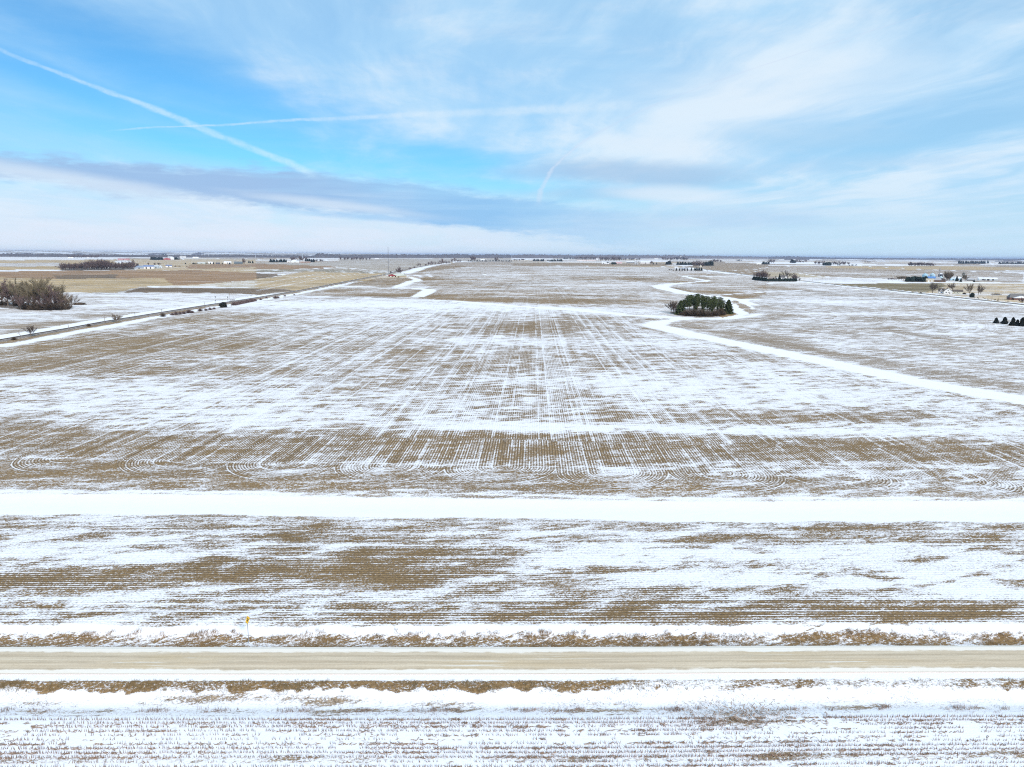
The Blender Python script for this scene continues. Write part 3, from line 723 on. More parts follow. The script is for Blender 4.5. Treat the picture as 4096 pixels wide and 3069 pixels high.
dry = r.mix(r.mul(r.step(lane2, .60, .72), .35), dry, rgb(.27, .23, .17))
wet = r.step(r.m('ABSOLUTE', r.add(r.add(ux, 3.05), r.mul(r.sub(big, .5), .8))), .22, .02)
dry = r.mix(r.mul(wet, .3), dry, rgb(.27, .225, .15))
slush = r.mix(lane2, rgb(.78, .69, .575), rgb(.88, .83, .76))
edge = r.add(r.m('ABSOLUTE', r.sub(ux, (T(2616) + T(2685)) / 2)), r.add(r.mul(r.sub(rag, .5), 1.3), r.add(r.mul(r.sub(lane, .5), .8), r.mul(r.sub(big, .5), .9))))
rc = r.mix(r.step(edge, (T(2616) - T(2685)) / 2 - .25, (T(2616) - T(2685)) / 2 + .25), dry, slush)
rc = r.mix(r.mul(r.step(lane, .56, .66), r.mul(r.step(big, .5, .62), .8)), rc, rgb(.82, .82, .80))
rb = r.node('ShaderNodeBsdfPrincipled'); r.put(rb.inputs['Base Color'], rc); rb.inputs['Roughness'].default_value = .85
rb.inputs['Specular IOR Level'].default_value = .2
rbm = r.node('ShaderNodeBump'); rbm.inputs['Strength'].default_value = .4; rbm.inputs['Distance'].default_value = .05
r.put(rbm.inputs['Height'], r.add(grit, lane)); r.put(rb.inputs['Normal'], rbm.outputs[0])
ro = r.node('ShaderNodeOutputMaterial'); r.put(ro.inputs[0], rb.outputs[0])
wN, wS_ = T(2596), T(2690)
dense = []
for a_, b_ in zip(road_c[:-1], road_c[1:]):
    n_ = max(1, int((Vector(b_) - Vector(a_)).length / 6))
    dense += [Vector(a_).lerp(Vector(b_), k / n_) for k in range(n_)]
dense.append(Vector(road_c[-1]))
structure('gravel_road', profile_ribbon('gravel_road', dense, [(wN + .4, .02), (wN, .10), (3.2, .20), (0, .30), (-3.0, .20), (wS_, .09), (wS_ - .4, .02)], rm))

# eastern paved road
pm = principled('worn_asphalt', (.13, .125, .12), .85, .25, scale=.4)
structure('paved_road', profile_ribbon('paved_road', PAVE, [(4.2, .02), (3.6, .16), (0, .24), (-3.6, .16), (-4.2, .02)], pm))
sh = principled('gravel_shoulder', (.36, .32, .27), .9, .2, scale=.6)
for nm, o0, o1 in (('road_shoulder', 6.0, 4.0), ('road_shoulder', -4.0, -6.0)):
    structure(nm, profile_ribbon(nm, PAVE, [(o0, .012), (o1, .06)], sh))

# railway: ballast bank, sleepers' bed, two rails on it
bm_ = principled('ballast', (.22, .195, .18), .95, .5, scale=.5)
structure('railway_embankment', profile_ribbon('railway_embankment', RAIL, [(3.6, 0.0), (2.2, .7), (1.8, .8), (-1.8, .8), (-2.2, .7), (-3.8, 0.0)], bm_))
rails_m = principled('rail_steel', (.17, .125, .10), .45, .2, metal=.5)
track = bpy.data.objects.new('railway_track', None); link(track)
track['label'] = 'single railway track on a dark ballast bank running past the fields to the horizon'; track['category'] = 'railway track'
track.location = RAIL[0]
slp = principled('sleeper_timber', (.09, .075, .065), .9, .3)
o = link(bpy.data.objects.new('sleeper_bed', profile_ribbon('sleeper_bed', [p - RAIL[0] for p in RAIL], [(1.3, .804), (1.3, .86), (-1.3, .86), (-1.3, .804)], slp)), track)
for s_ in (-.75, .75):
    o = link(bpy.data.objects.new('rail', profile_ribbon('rail', [p - RAIL[0] for p in RAIL], [(s_ + .05, .86), (s_ + .05, 1.03), (s_ - .05, 1.03), (s_ - .05, .86)], rails_m)), track)

# ------------------------------------------------------------------ object helpers
class MB:
    """collects boxes, prisms, tubes and loose faces into one mesh"""
    def __init__(s): s.v = []; s.f = []
    def face(s, *pts):
        n = len(s.v); s.v += [tuple(p) for p in pts]; s.f.append(tuple(range(n, n + len(pts)))); return s
    def box(s, x0, x1, y0, y1, z0, z1):
        n = len(s.v)
        s.v += [(x0, y0, z0), (x1, y0, z0), (x1, y1, z0), (x0, y1, z0), (x0, y0, z1), (x1, y0, z1), (x1, y1, z1), (x0, y1, z1)]
        s.f += [tuple(n + k for k in q) for q in ((3, 2, 1, 0), (4, 5, 6, 7), (0, 1, 5, 4), (1, 2, 6, 5), (2, 3, 7, 6), (3, 0, 4, 7))]
        return s
    def extrude(s, poly, axis, a, b):
        """polygon in the plane across 'axis' (x: (y,z), y: (x,z), z: (x,y)), from a to b"""
        def P(p, t): return {'x': (t, p[0], p[1]), 'y': (p[0], t, p[1]), 'z': (p[0], p[1], t)}[axis]
        n = len(s.v); k = len(poly)
        s.v += [P(p, a) for p in poly] + [P(p, b) for p in poly]
        s.f.append(tuple(range(n, n + k))); s.f.append(tuple(range(n + 2 * k - 1, n + k - 1, -1)))
        for i in range(k): s.f.append((n + i, n + k + i, n + k + (i + 1) % k, n + (i + 1) % k))
        return s
    def tube(s, p0, p1, r0, r1, k=6, cap=True):
        p0 = Vector(p0); p1 = Vector(p1); d = (p1 - p0)
        if d.length < 1e-6: return s
        d.normalize(); a = d.orthogonal().normalized(); b = d.cross(a)
        n = len(s.v)
        for p, r in ((p0, r0), (p1, r1)):
            for i in range(k):
                t = 2 * math.pi * i / k; s.v.append(tuple(p + a * (math.cos(t) * r) + b * (math.sin(t) * r)))
        for i in range(k): s.f.append((n + i, n + (i + 1) % k, n + k + (i + 1) % k, n + k + i))
        if cap: s.f.append(tuple(range(n + 2 * k - 1, n + k - 1, -1))[::-1]); s.f.append(tuple(range(n + k - 1, n - 1, -1)))
        return s
    def lathe(s, prof, k=20, c=(0, 0)):
        n = len(s.v)
        for r, z in prof:
            for i in range(k):
                t = 2 * math.pi * i / k; s.v.append((c[0] + r * math.cos(t), c[1] + r * math.sin(t), z))
        for j in range(len(prof) - 1):
            for i in range(k): s.f.append((n + j * k + i, n + j * k + (i + 1) % k, n + (j + 1) * k + (i + 1) % k, n + (j + 1) * k + i))
        return s
    def mesh(s, name, mat, smooth=False): return new_mesh(name, s.v, s.f, mat, smooth)

def thing(name, label, cat, loc=(0, 0, 0), rz=0.0, group=None, scale=None):
    o = bpy.data.objects.new(name, None); o.empty_display_size = .5
    o.location = loc; o.rotation_euler = (0, 0, rz); o['label'] = label; o['category'] = cat
    if group: o['group'] = group
    if scale: o.scale = scale if hasattr(scale, '__len__') else (scale,) * 3
    return link(o)
def solo(name, me, label, cat, loc=(0, 0, 0), rz=0.0, group=None, scale=None):
    o = bpy.data.objects.new(name, me); o.location = loc; o.rotation_euler = (0, 0, rz)
    o['label'] = label; o['category'] = cat
    if group: o['group'] = group
    if scale: o.scale = scale if hasattr(scale, '__len__') else (scale,) * 3
    return link(o)
def part(name, me, parent): return link(bpy.data.objects.new(name, me), parent)
def mpp(vw, u, v):
    """metres per view pixel at a ground point of a view"""
    return (SG(vw, u, v) - Vector((0, 0, CAM_H))).dot(FWD) / FPX * VIEW[vw][2]
def up(vw, u, v, dv):
    """height in metres of something dv view pixels tall that stands at (u, v)"""
    return mpp(vw, u, v) * dv

# ------------------------------------------------------------------ plant material and meshes
def plant_mat(name, c, var=.3, scale=.6, rough=.9):
    m = bpy.data.materials.new(name); m.use_nodes = True
    n = NT(m.node_tree)
    info = n.node('ShaderNodeObjectInfo')
    p = n.node('ShaderNodeTexCoord').outputs['Object']
    f = n.noise(p, scale, 3, .6)
    f2 = n.add(n.mul(n.sub(f, .5), 2.0), n.mul(n.sub(info.outputs['Random'], .5), .8))
    b = n.node('ShaderNodeBsdfPrincipled'); b.inputs['Roughness'].default_value = rough; b.inputs['Specular IOR Level'].default_value = .15
    n.put(b.inputs['Base Color'], n.mix(n.step(f2, -.7, .7), rgb(*[x * (1 - var) for x in c]), rgb(*[x * (1 + var) for x in c])))
    o = n.node('ShaderNodeOutputMaterial'); n.put(o.inputs[0], b.outputs[0])
    return m
BARK = plant_mat('bark', (.15, .12, .095), .25)
TWIG = plant_mat('bare_twigs', (.205, .16, .115), .25)
TWIG_OL = plant_mat('olive_twigs', (.185, .152, .10), .3)
TWIG_PU = plant_mat('purple_twigs', (.165, .118, .11), .25)
TWIG_DK = plant_mat('dark_twigs', (.11, .085, .07), .25)
PINE = plant_mat('pine_needles', (.062, .080, .032), .45)
PINE_B = plant_mat('pine_needles_brownish', (.085, .080, .038), .4)
SPRUCE = plant_mat('spruce_needles', (.030, .048, .038), .4)
CEDAR = plant_mat('cedar_foliage', (.026, .030, .024), .4, 1.5)
BRUSH = plant_mat('brush', (.10, .075, .055), .35)
DRYG = plant_mat('dry_grass', (.225, .155, .082), .45, .35)

def quads_mesh(name, C, A, B, mat):
    """quads centred at C spanned by half-vectors A, B (n x 3 arrays)"""
    n = len(C)
    V = np.stack([C - A - B, C + A - B, C + A + B, C - A + B], 1).reshape(-1, 3)
    return raw_mesh(name, V, np.arange(n * 4).reshape(-1, 4), mat)
def raw_mesh(name, V, F, mat):
    me = bpy.data.meshes.new(name)
    me.vertices.add(len(V)); me.vertices.foreach_set('co', V.astype(np.float32).ravel())
    k = F.shape[1]
    me.loops.add(F.size); me.polygons.add(len(F))
    me.loops.foreach_set('vertex_index', F.astype(np.int32).ravel())
    me.polygons.foreach_set('loop_start', (np.arange(len(F)) * k).astype(np.int32))
    me.update(calc_edges=True)
    me.materials.append(mat)
    return me
def unit(n):
    v = rng.normal(size=(n, 3)); return v / np.linalg.norm(v, axis=1)[:, None]

def bare_tree(h, spread=.42, limbs=6, fork=.22, twig_w=.05, n1=5, n2=5, n3=4, mat=None, lean=0.0, up_=.55):
    """a leafless tree: returns (trunk mesh with its limbs, crown mesh of branches and twigs)"""
    tk = MB(); C, A, B = [], [], []
    def twig(p, q, w_):
        d = q - p; s = d.cross(Vector((random.uniform(-1, 1), random.uniform(-1, 1), random.uniform(-1, 1)))).normalized()
        C.append((p + q) / 2); A.append(d / 2); B.append(s * w_ / 2)
    r0 = h * .022
    base = Vector((0, 0, 0)); top = Vector((lean * h * .2, 0, h * fork))
    tk.tube(base, top, r0 * 1.25, r0, 7)
    lead = [top]
    for i in range(limbs):
        a = 2 * math.pi * (i + random.uniform(-.3, .3)) / limbs
        el_ = random.uniform(.45, 1.35) if i else 1.45
        st = base.lerp(top, random.uniform(.72, 1.0))
        d = Vector((math.cos(a) * math.cos(el_), math.sin(a) * math.cos(el_), math.sin(el_)))
        ln = h * (1 - fork) * random.uniform(.72, 1.0) * (1.0 if el_ > .9 else spread * 1.9)
        p = st; dirn = d.copy(); r = r0 * random.uniform(.45, .62)
        k1 = 6
        for k in range(k1):
            q = p + dirn * ln / k1
            tk.tube(p, q, r, r * .78, 5, False); r *= .78
            if k >= 1:
                for _ in range(n1 if k > 1 else 2):
                    dd = (dirn + Vector((random.uniform(-1, 1), random.uniform(-1, 1), random.uniform(-.35, .8))) * .95).normalized()
                    bl = ln * random.uniform(.18, .36) * (1.1 - k / k1 * .5)
                    bp = p.lerp(q, random.random()); bq = bp
                    for m_ in range(2):
                        bq2 = bq + (dd + Vector((0, 0, .18 * m_))) * bl * .5
                        twig(bq, bq2, twig_w * (2.0 - m_ * .6)); 
                        for _ in range(n2):
                            d3 = (dd + Vector((random.uniform(-1, 1), random.uniform(-1, 1), random.uniform(-.5, .9))) * .9).normalized()
                            l3 = bl * random.uniform(.25, .55); s3 = bq.lerp(bq2, random.random()); e3 = s3 + d3 * l3
                            twig(s3, e3, twig_w)
                            for _ in range(n3):
                                d4 = (d3 + Vector((random.uniform(-1, 1), random.uniform(-1, 1), random.uniform(-.4, .8)))).normalized()
                                s4 = s3.lerp(e3, random.uniform(.2, 1)); twig(s4, s4 + d4 * l3 * random.uniform(.3, .6), twig_w * .7)
                        bq = bq2
            p = q
            dirn = (dirn + Vector((random.uniform(-.3, .3), random.uniform(-.3, .3), up_ * random.uniform(0, .4)))).normalized()
    ar = lambda L_: np.array([tuple(x) for x in L_])
    return tk.mesh('trunk', BARK), quads_mesh('crown', ar(C), ar(A), ar(B), mat or TWIG)

def shrub_mesh(h, w_, n=500, mat=None, tw=.05, flat=1.0):
    a = rng.uniform(0, 2 * math.pi, n); el_ = rng.uniform(.15, 1.5, n)
    d = np.column_stack([np.cos(a) * np.cos(el_) * w_, np.sin(a) * np.cos(el_) * w_, np.sin(el_) * h * flat])
    s = rng.uniform(0, .75, n)[:, None]; e = s + rng.uniform(.2, .45, n)[:, None]
    wob_ = rng.normal(size=(n, 3)) * [w_ * .12, w_ * .12, h * .05]
    P = d * s; Q = d * np.minimum(e, 1) + wob_; P[:, 2] = np.maximum(P[:, 2], 0); Q[:, 2] = np.maximum(Q[:, 2], .05)
    D = (Q - P) / 2; sd = np.cross(D, unit(n)); sd /= np.linalg.norm(sd, axis=1)[:, None] + 1e-9
    return quads_mesh('shrub', (P + Q) / 2, D, sd * tw / 2, mat or BRUSH)

def spruce(h, r, n=1500, mat=None, base=.04, power=.85, leaf=.34, lump=.25):
    """conifer with whorls of drooping sprays on a tapered trunk"""
    t = rng.random(n) ** 1.25
    lev = np.floor(t * h / .75)
    zt = base * h + t * (h * (1 - base))
    env = r * (1 - t) ** power + .12
    env = env * (1 + lump * np.sin(lev * 2.39 + 1)) 
    a = (lev * 1.7 + np.floor(rng.random(n) * 7) / 7 * 2 * math.pi) + rng.normal(0, .13, n)
    rad = env * np.sqrt(rng.uniform(.08, 1, n))
    C = np.column_stack([np.cos(a) * rad, np.sin(a) * rad, zt - rad * .28 + rng.normal(0, .12, n)])
    C[:, 2] = np.maximum(C[:, 2], .1)
    out = np.column_stack([np.cos(a), np.sin(a), -.35 + 0 * a])
    sd = np.column_stack([-np.sin(a), np.cos(a), 0 * a])
    k = leaf * h / 8 * rng.uniform(.7, 1.5, n)[:, None]
    tw = rng.normal(0, .5, n)[:, None]
    B_ = sd * np.cos(tw) + np.array([0, 0, 1.]) * np.sin(tw)
    crown = quads_mesh('crown', C, out * k, B_ * k * .55, mat or SPRUCE)
    tk = MB().tube((0, 0, 0), (0, 0, h * .97), h * .018, .02, 6).mesh('trunk', BARK)
    return tk, crown
def leafy(h, r, n=1600, mat=None, shape='egg', leaf=.3, core=True):
    """dense evergreen: leaf tufts over a lumpy body"""
    u = rng.random(n); a = rng.uniform(0, 2 * math.pi, n)
    z = u
    if shape == 'cone': env = (1 - z) ** .58 * (.86 + .14 * np.sin(z * 9)) * np.where(z < .15, .75 + 1.67 * z, 1)
    elif shape == 'round': env = np.sqrt(np.maximum(0, 1 - (z * 1.7 - .7) ** 2))
    else: env = np.sqrt(np.maximum(0, 1 - (z * 1.35 - .35) ** 2)) * (1 - .25 * z)
    lump = 1 + .20 * np.sin(a * 3 + z * 7) + .14 * np.sin(a * 5 - z * 13)
    rad = r * env * lump * rng.uniform(.8, 1.06, n)
    C = np.column_stack([np.cos(a) * rad, np.sin(a) * rad, z * h])
    k = leaf * rng.uniform(.6, 1.4, n)[:, None]
    A_ = unit(n) * k; B_ = np.cross(unit(n), A_); B_ /= np.linalg.norm(B_, axis=1)[:, None] + 1e-9
    V1 = quads_mesh('crown', C, A_, B_ * k * .6, mat or CEDAR)
    if core:
        zs = np.linspace(0, 1, 9)
        if shape == 'cone': ev = (1 - zs) ** .7 * .9
        elif shape == 'round': ev = np.sqrt(np.maximum(0, 1 - (zs * 1.7 - .7) ** 2))
        else: ev = np.sqrt(np.maximum(0, 1 - (zs * 1.35 - .35) ** 2)) * (1 - .25 * zs)
        b = MB().lathe([(max(.02, r * e_ * .84), z_ * h * .97 + .05) for e_, z_ in zip(ev, zs)], 12)
        m0 = b.mesh('core', mat or CEDAR)
        V = np.zeros(len(V1.vertices) * 3, np.float32); V1.vertices.foreach_get('co', V)
        bmv = np.array([tuple(v.co) for v in m0.vertices])
        F = [tuple(p.vertices) for p in V1.polygons] + [tuple(i_ + len(V1.vertices) for i_ in p.vertices) for p in m0.polygons]
        me2 = new_mesh('crown', np.vstack([V.reshape(-1, 3), bmv]), F, mat or CEDAR)
        V1 = me2
    tk = MB().tube((0, 0, 0), (0, 0, h * .5), h * .02, h * .01, 6).mesh('trunk', BARK)
    return tk, V1
def pine(h, mat, crown_from=.42, r=.17, clumps=34, per=44, tuft=.42):
    tk = MB().tube((0, 0, 0), (random.uniform(-.3, .3), random.uniform(-.3, .3), h * .95), h * .013, .05, 6)
    C, A, B = [], [], []
    for i in range(clumps):
        t = crown_from + (1 - crown_from) * (i + random.random()) / clumps
        env = h * r * math.sin(math.pi * min(1, .18 + .92 * (1 - (t - crown_from) / (1 - crown_from)) ** .8)) ** .8
        a = i * 2.399 + random.uniform(-.4, .4); rr_ = env * random.uniform(.45, 1.05)
        c = np.array([math.cos(a) * rr_, math.sin(a) * rr_, t * h + random.uniform(-.2, .5)])
        tk.tube((0, 0, max(.2, t * h - .8)), tuple(c), .07, .03, 4, False)
        n = per; s = random.uniform(.8, 1.25)
        off = rng.normal(size=(n, 3)) * [.75 * s, .75 * s, .34 * s]
        C.append(c + off); k = tuft * rng.uniform(.6, 1.3, n)[:, None]
        a_ = unit(n); A.append(a_ * k); b_ = np.cross(a_, unit(n)); b_ /= np.linalg.norm(b_, axis=1)[:, None]; B.append(b_ * k * .4)
    for i in range(9):      # dead lower branches
        t = random.uniform(.15, crown_from + .05); a = random.uniform(0, 6.28); L_ = h * random.uniform(.04, .1)
        tk.tube((0, 0, t * h), (math.cos(a) * L_, math.sin(a) * L_, t * h + .2), .05, .02, 3, False)
    return tk.mesh('trunk', BARK), quads_mesh('crown', np.vstack(C), np.vstack(A), np.vstack(B), mat)

random.seed(5); rng = np.random.default_rng(5)
BARE = [bare_tree(14, random.uniform(.5, .6), 8, .2, .075, mat=TWIG, up_=.35) for _ in range(3)]
BARE_PU = [bare_tree(14, .5, 8, .10, .11, 4, 4, 3, mat=TWIG_PU, up_=.35) for _ in range(3)]
BARE_OL = [bare_tree(14, .62, 8, .20, .085, 4, 5, 3, mat=TWIG_OL, up_=.10) for _ in range(3)]
BARE_DK = [bare_tree(14, .60, 9, .22, .085, 4, 4, 3, mat=TWIG_DK, up_=.22) for _ in range(3)]
FARB = [bare_tree(14, .45, 6, .15, .22, 3, 3, 2, mat=TWIG_PU) for _ in range(3)]
SPR = [spruce(12, 2.9, 1500) for _ in range(3)]
SPRF = [spruce(12, 3.2, 420, leaf=.62) for _ in range(2)]
CED = [leafy(8, 3.0, 1700, CEDAR, 'cone', .36) for _ in range(3)]
ARB = [leafy(8, 2.3, 1100, SPRUCE, 'egg', .36) for _ in range(3)]
RND = [leafy(8, 4.2, 1500, SPRUCE, 'round', .45) for _ in range(2)]
SHR = [shrub_mesh(2.2, 1.6, 420, BRUSH, .07) for _ in range(3)]
SHRP = [shrub_mesh(2.2, 1.7, 420, TWIG_PU, .08) for _ in range(2)]

def tree(kind, loc, h, label, cat='tree', group=None, name=None, wide=1.0, parts=True, src=None):
    nm, pool, h0 = {'bare': ('bare_tree', BARE, 14), 'purple': ('bare_tree', BARE_PU, 14), 'olive': ('bare_tree', BARE_OL, 14), 'dark': ('bare_tree', BARE_DK, 14), 'farbare': ('bare_tree', FARB, 14),
                    'spruce': ('spruce_tree', SPR, 12), 'farspruce': ('spruce_tree', SPRF, 12), 'cedar': ('cedar_tree', CED, 8), 'arbor': ('evergreen_tree', ARB, 8), 'round': ('evergreen_tree', RND, 8)}[kind]
    tk, cr = random.choice(src or pool)
    k = h / h0
    t = thing(name or nm, label, cat, loc, random.uniform(0, 6.28), group, (k * wide, k * wide, k))
    part('trunk', tk, t); part('crown', cr, t)
    return t
def shrub(loc, h, label, group=None, wide=1.0, purple=False):
    return solo('shrub', random.choice(SHRP if purple else SHR), label, 'shrub', loc, random.uniform(0, 6.28), group, (h / 2.2 * wide, h / 2.2 * wide, h / 2.2))
def cluster(kind, vw, u0, u1, vb, hv, n, label, group, dv=3, wide=1.0, hj=.25):
    """a clump of trees whose feet lie between (u0, vb) and (u1, vb); hv = height in view pixels"""
    for i in range(n):
        u = u0 + (u1 - u0) * (i + .5 + random.uniform(-.4, .4)) / n
        v = vb - random.uniform(0, dv)
        tree(kind, SG(vw, u, v), up(vw, u, v, hv * random.uniform(1 - hj, 1 + hj * .5)), label, 'tree', group, wide=wide * random.uniform(.9, 1.15))

# ------------------------------------------------------------------ trees
# big grove of bare trees by the western field edge
_m = bare_tree(30, .66, 10, .22, .10, 5, 5, 3, mat=TWIG_OL, up_=.14)
big = thing('cottonwood_tree', 'tallest bare tree with forked grey trunk in the western grove', 'tree', SG('a', 385, 592), .4)
part('trunk', _m[0], big); part('crown', _m[1], big)
GROVE = 'lower bare trees crowded in the western grove'
for i, (u, v, hv, kd) in enumerate([(20, 560, 205, 'olive'), (70, 568, 215, 'purple'), (115, 560, 180, 'olive'), (160, 565, 190, 'purple'), (205, 585, 240, 'olive'), (250, 592, 250, 'olive'), (290, 598, 215, 'olive'),
        (330, 600, 170, 'purple'), (430, 600, 230, 'olive'), (465, 602, 200, 'purple'), (500, 600, 165, 'purple'), (535, 598, 140, 'bare'), (570, 596, 118, 'bare'), (300, 570, 250, 'olive'), (-20, 566, 190, 'olive'), (-60, 570, 200, 'olive'), (180, 604, 130, 'purple'), (400, 606, 120, 'purple')]):
    tree(kd, SG('a', u, v), up('a', u, v, hv), 'greyish bare tree crowded among others in the western grove', 'tree', GROVE, wide=1.0)
tree('dark', SG('a', 618, 585), up('a', 618, 585, 112), 'dark bare tree standing at the open end of the western grove', 'tree', wide=.95)
for u, v, hv in [(60, 566, 40), (140, 570, 50), (220, 600, 60), (300, 604, 70), (360, 606, 60), (430, 606, 75), (480, 606, 60), (540, 604, 66), (590, 598, 50), (20, 566, 40)]:
    shrub(SG('a', u, v), up('a', u, v, hv), 'leafless brush at the foot of the western grove', 'brush under the western grove', 1.3)
pile = thing('brush_pile', 'low dark brush pile on the snow beside the western grove', 'brush pile', SG('a', 690, 560))
part('branches', shrub_mesh(2.6, 6.2, 900, TWIG_DK, .2, .8), pile)
part('stump_heap', leafy(1.8, 5.2, 500, BRUSH, 'round', .6)[1], pile)
# far woodlot
WL = 'trees of the purple woodlot in the tan fields'
for i in range(64):
    u = 528 + 630 * (i % 32 + random.random()) / 32; v = 261 - 5 * (u - 528) / 630 * 1.4 - (4 if i < 32 else 0) - random.uniform(0, 2)
    hv = (66 + 12 * math.sin(u / 60.)) * random.uniform(.8, 1.08)
    if u < 590: hv *= .8
    tree('purple' if random.random() < .8 else 'dark', SG('a', u, v), up('a', u, v, hv), 'bare purplish tree in the long woodlot between tan fields', 'tree', WL, wide=1.3)
# along the railway
tree('dark', SG('a', 268, 838), up('a', 268, 838, 108), 'thin bare tree leaning over the railway at the western edge', 'tree')
tree('bare', SG('a', 1005, 714), up('a', 1005, 714, 68), 'spreading bare tree beside the railway bank', 'tree', wide=1.5)
shrub(SG('a', 122, 866), up('a', 122, 866, 32), 'bare bush between a leaning pole and a thin tree by the rails', None, 1.2)
shrub(SG('a', 768, 748), up('a', 768, 748, 26), 'low bare bush on the railway bank near the spreading tree', None, 1.5)
shrub(SG('a', 1408, 664), up('a', 1408, 664, 34), 'dark bush alone below the railway before the thicket', None, 1.3)
_c = leafy(7.5, 4.6, 2000, CEDAR, 'round', .4)
t = thing('cedar_tree', 'dark round cedar beside the railway near the signals', 'tree', SG('a', 1930, 584), 0, None, up('a', 1930, 584, 45) / 7.5); part('trunk', _c[0], t); part('crown', _c[1], t)
for i, (u, v, hv) in enumerate([(1490, 652, 22), (1520, 648, 28), (1555, 645, 25), (1590, 640, 26), (1630, 634, 32), (1660, 632, 22), (1730, 616, 24), (1780, 612, 20), (1815, 606, 22), (1850, 600, 18)]):
    shrub(SG('a', u, v), up('a', u, v, hv), 'purplish scrub along the railway before the cedar', 'scrub along the railway', 1.5, True)
for i in range(24):
    u = 2020 + i * 8 + random.uniform(-3, 3); v = 566 - (u - 2020) * .20
    shrub(SG('a', u, v), up('a', u, v, random.uniform(18, 30)), 'dark scrub thicket along the railway beyond the signals', 'scrub thicket beyond the signals', 1.5, True)
for u, v, hv in [(40, 520, 16), (90, 505, 14), (170, 508, 26), (190, 505, 20), (250, 488, 14), (330, 478, 10)]:
    shrub(SG('b', u, v), up('b', u, v, hv), 'scattered scrub on the railway bank past the thicket', 'scattered railway scrub', 1.4, True)
for u, v, hv, kd in [(1238, 286, 54, 'purple'), (1248, 288, 44, 'purple'), (1230, 284, 36, 'purple')]:
    tree(kd, SG('b', u, v), up('b', u, v, hv), 'dense dark bush-like tree behind the red gabled barn', 'tree', 'dark trees behind the red gabled barn', wide=1.1)
RT_ = 'trees lining the far railway'
for u, v, hv, kd, wd in [(1330, 258, 22, 'purple', 1.6), (1370, 246, 20, 'purple', 1.5), (1398, 232, 32, 'farbare', 1.2), (1418, 230, 26, 'farbare', 1.2), (1466, 226, 20, 'purple', 1.6), (1490, 222, 34, 'farbare', 1.0), (1508, 220, 38, 'farbare', 1.1), (1526, 219, 36, 'farbare', 1.1), (1550, 214, 26, 'farbare', 1.2),
        (1580, 214, 30, 'purple', 1.2), (1604, 212, 50, 'farbare', .9), (1618, 211, 46, 'farbare', 1.0), (1646, 208, 26, 'purple', 1.2), (1668, 205, 22, 'purple', 1.2), (1694, 200, 42, 'farbare', .8), (1720, 198, 46, 'farbare', .9), (1745, 195, 22, 'purple', 1.4), (1765, 192, 20, 'purple', 1.6)]:
    tree(kd, SG('b', u, v), up('b', u, v, hv), 'bare tree in the line along the railway towards the horizon', 'tree', RT_, wide=wd)
# pine grove in the middle of the snowy fields
random.seed(33); rng = np.random.default_rng(33)
PV = [pine(19, PINE, f_, .15, 30, 40) for f_ in (.24, .30, .40)] + [pine(19, PINE_B, .32, .14, 26, 36), pine(19, PINE, .46, .13, 20, 36)]
PG = 'pines of the grove in the snowy fields'
spots_ = []
for row, (v, u0, u1, n) in enumerate([(652, 1520, 1770, 7), (640, 1480, 1830, 9), (625, 1462, 1858, 9), (612, 1465, 1865, 8), (600, 1490, 1840, 8)]):
    for i in range(n): spots_.append((u0 + (u1 - u0) * (i + .5 + random.uniform(-.35, .35)) / n, v + random.uniform(-4, 4)))
for u, v in spots_:
    f = (u - 1660) / 210.0
    hv = (v - float(np.interp(u, [1450, 1480, 1520, 1580, 1640, 1700, 1760, 1810, 1850, 1880], [535, 508, 484, 474, 482, 488, 498, 502, 522, 560]))) * random.uniform(.78, 1.05)
    t = thing('pine_tree', 'tall dark green pine inside the grove among snowy fields', 'tree', SG('c', u, v), random.uniform(0, 6.28), PG, up('c', u, v, hv) / 19.)
    tk, cr = random.choice(PV); part('trunk', tk, t); part('crown', cr, t)
for u, v, hv, lab in [(1868, 640, 120, 'broad drooping pine at the eastern end of the grove'), (1455, 645, 120, 'low branched dark pine at the western end of the grove')]:
    tk, cr = spruce(17, 6.0, 2600, PINE, .05, .6, .40)
    t = thing('pine_tree', lab, 'tree', SG('c', u, v), 0, None, up('c', u, v, hv) / 17.); part('trunk', tk, t); part('crown', cr, t)
for u, v, hv in [(1375, 628, 105), (1395, 632, 112), (1418, 634, 80)]:
    tree('purple' if hv < 90 else 'dark', SG('c', u, v), up('c', u, v, hv), 'leafless tree on the western flank of the pine grove', 'tree', 'leafless trees beside the pine grove', wide=.95)
for i in range(30):
    u = 1440 + 400 * (i + random.random()) / 30; v = 655 + 10 * math.sin((u - 1440) / 400 * math.pi) - 4
    shrub(SG('c', u, v), up('c', u, v, random.choice([18, 26, 34, 46, 64])), 'brown undergrowth along the front of the pine grove', 'undergrowth of the pine grove', 1.15)
# dark cedars at the eastern edge
for u, v, hv, wd, lab in [(1970, 719, 46, 1.4, 'westernmost of the dark cedars, with a clear gap on both sides'), (2043, 727, 60, 1.25, 'leaning dark cedar standing second in the cedar row'),
        (2113, 741, 70, 1.0, 'tall pointed cedar with a small cedar against it'), (2152, 743, 54, 1.1, 'small cedar squeezed between two taller ones'), (2196, 746, 74, 1.2, 'broad cedar cut by the eastern picture edge'), (2245, 748, 70, 1.4, 'dark cedar just beyond the picture edge')]:
    tree('cedar', SG('d', u, v), up('d', u, v, hv), lab, 'tree', wide=wd)
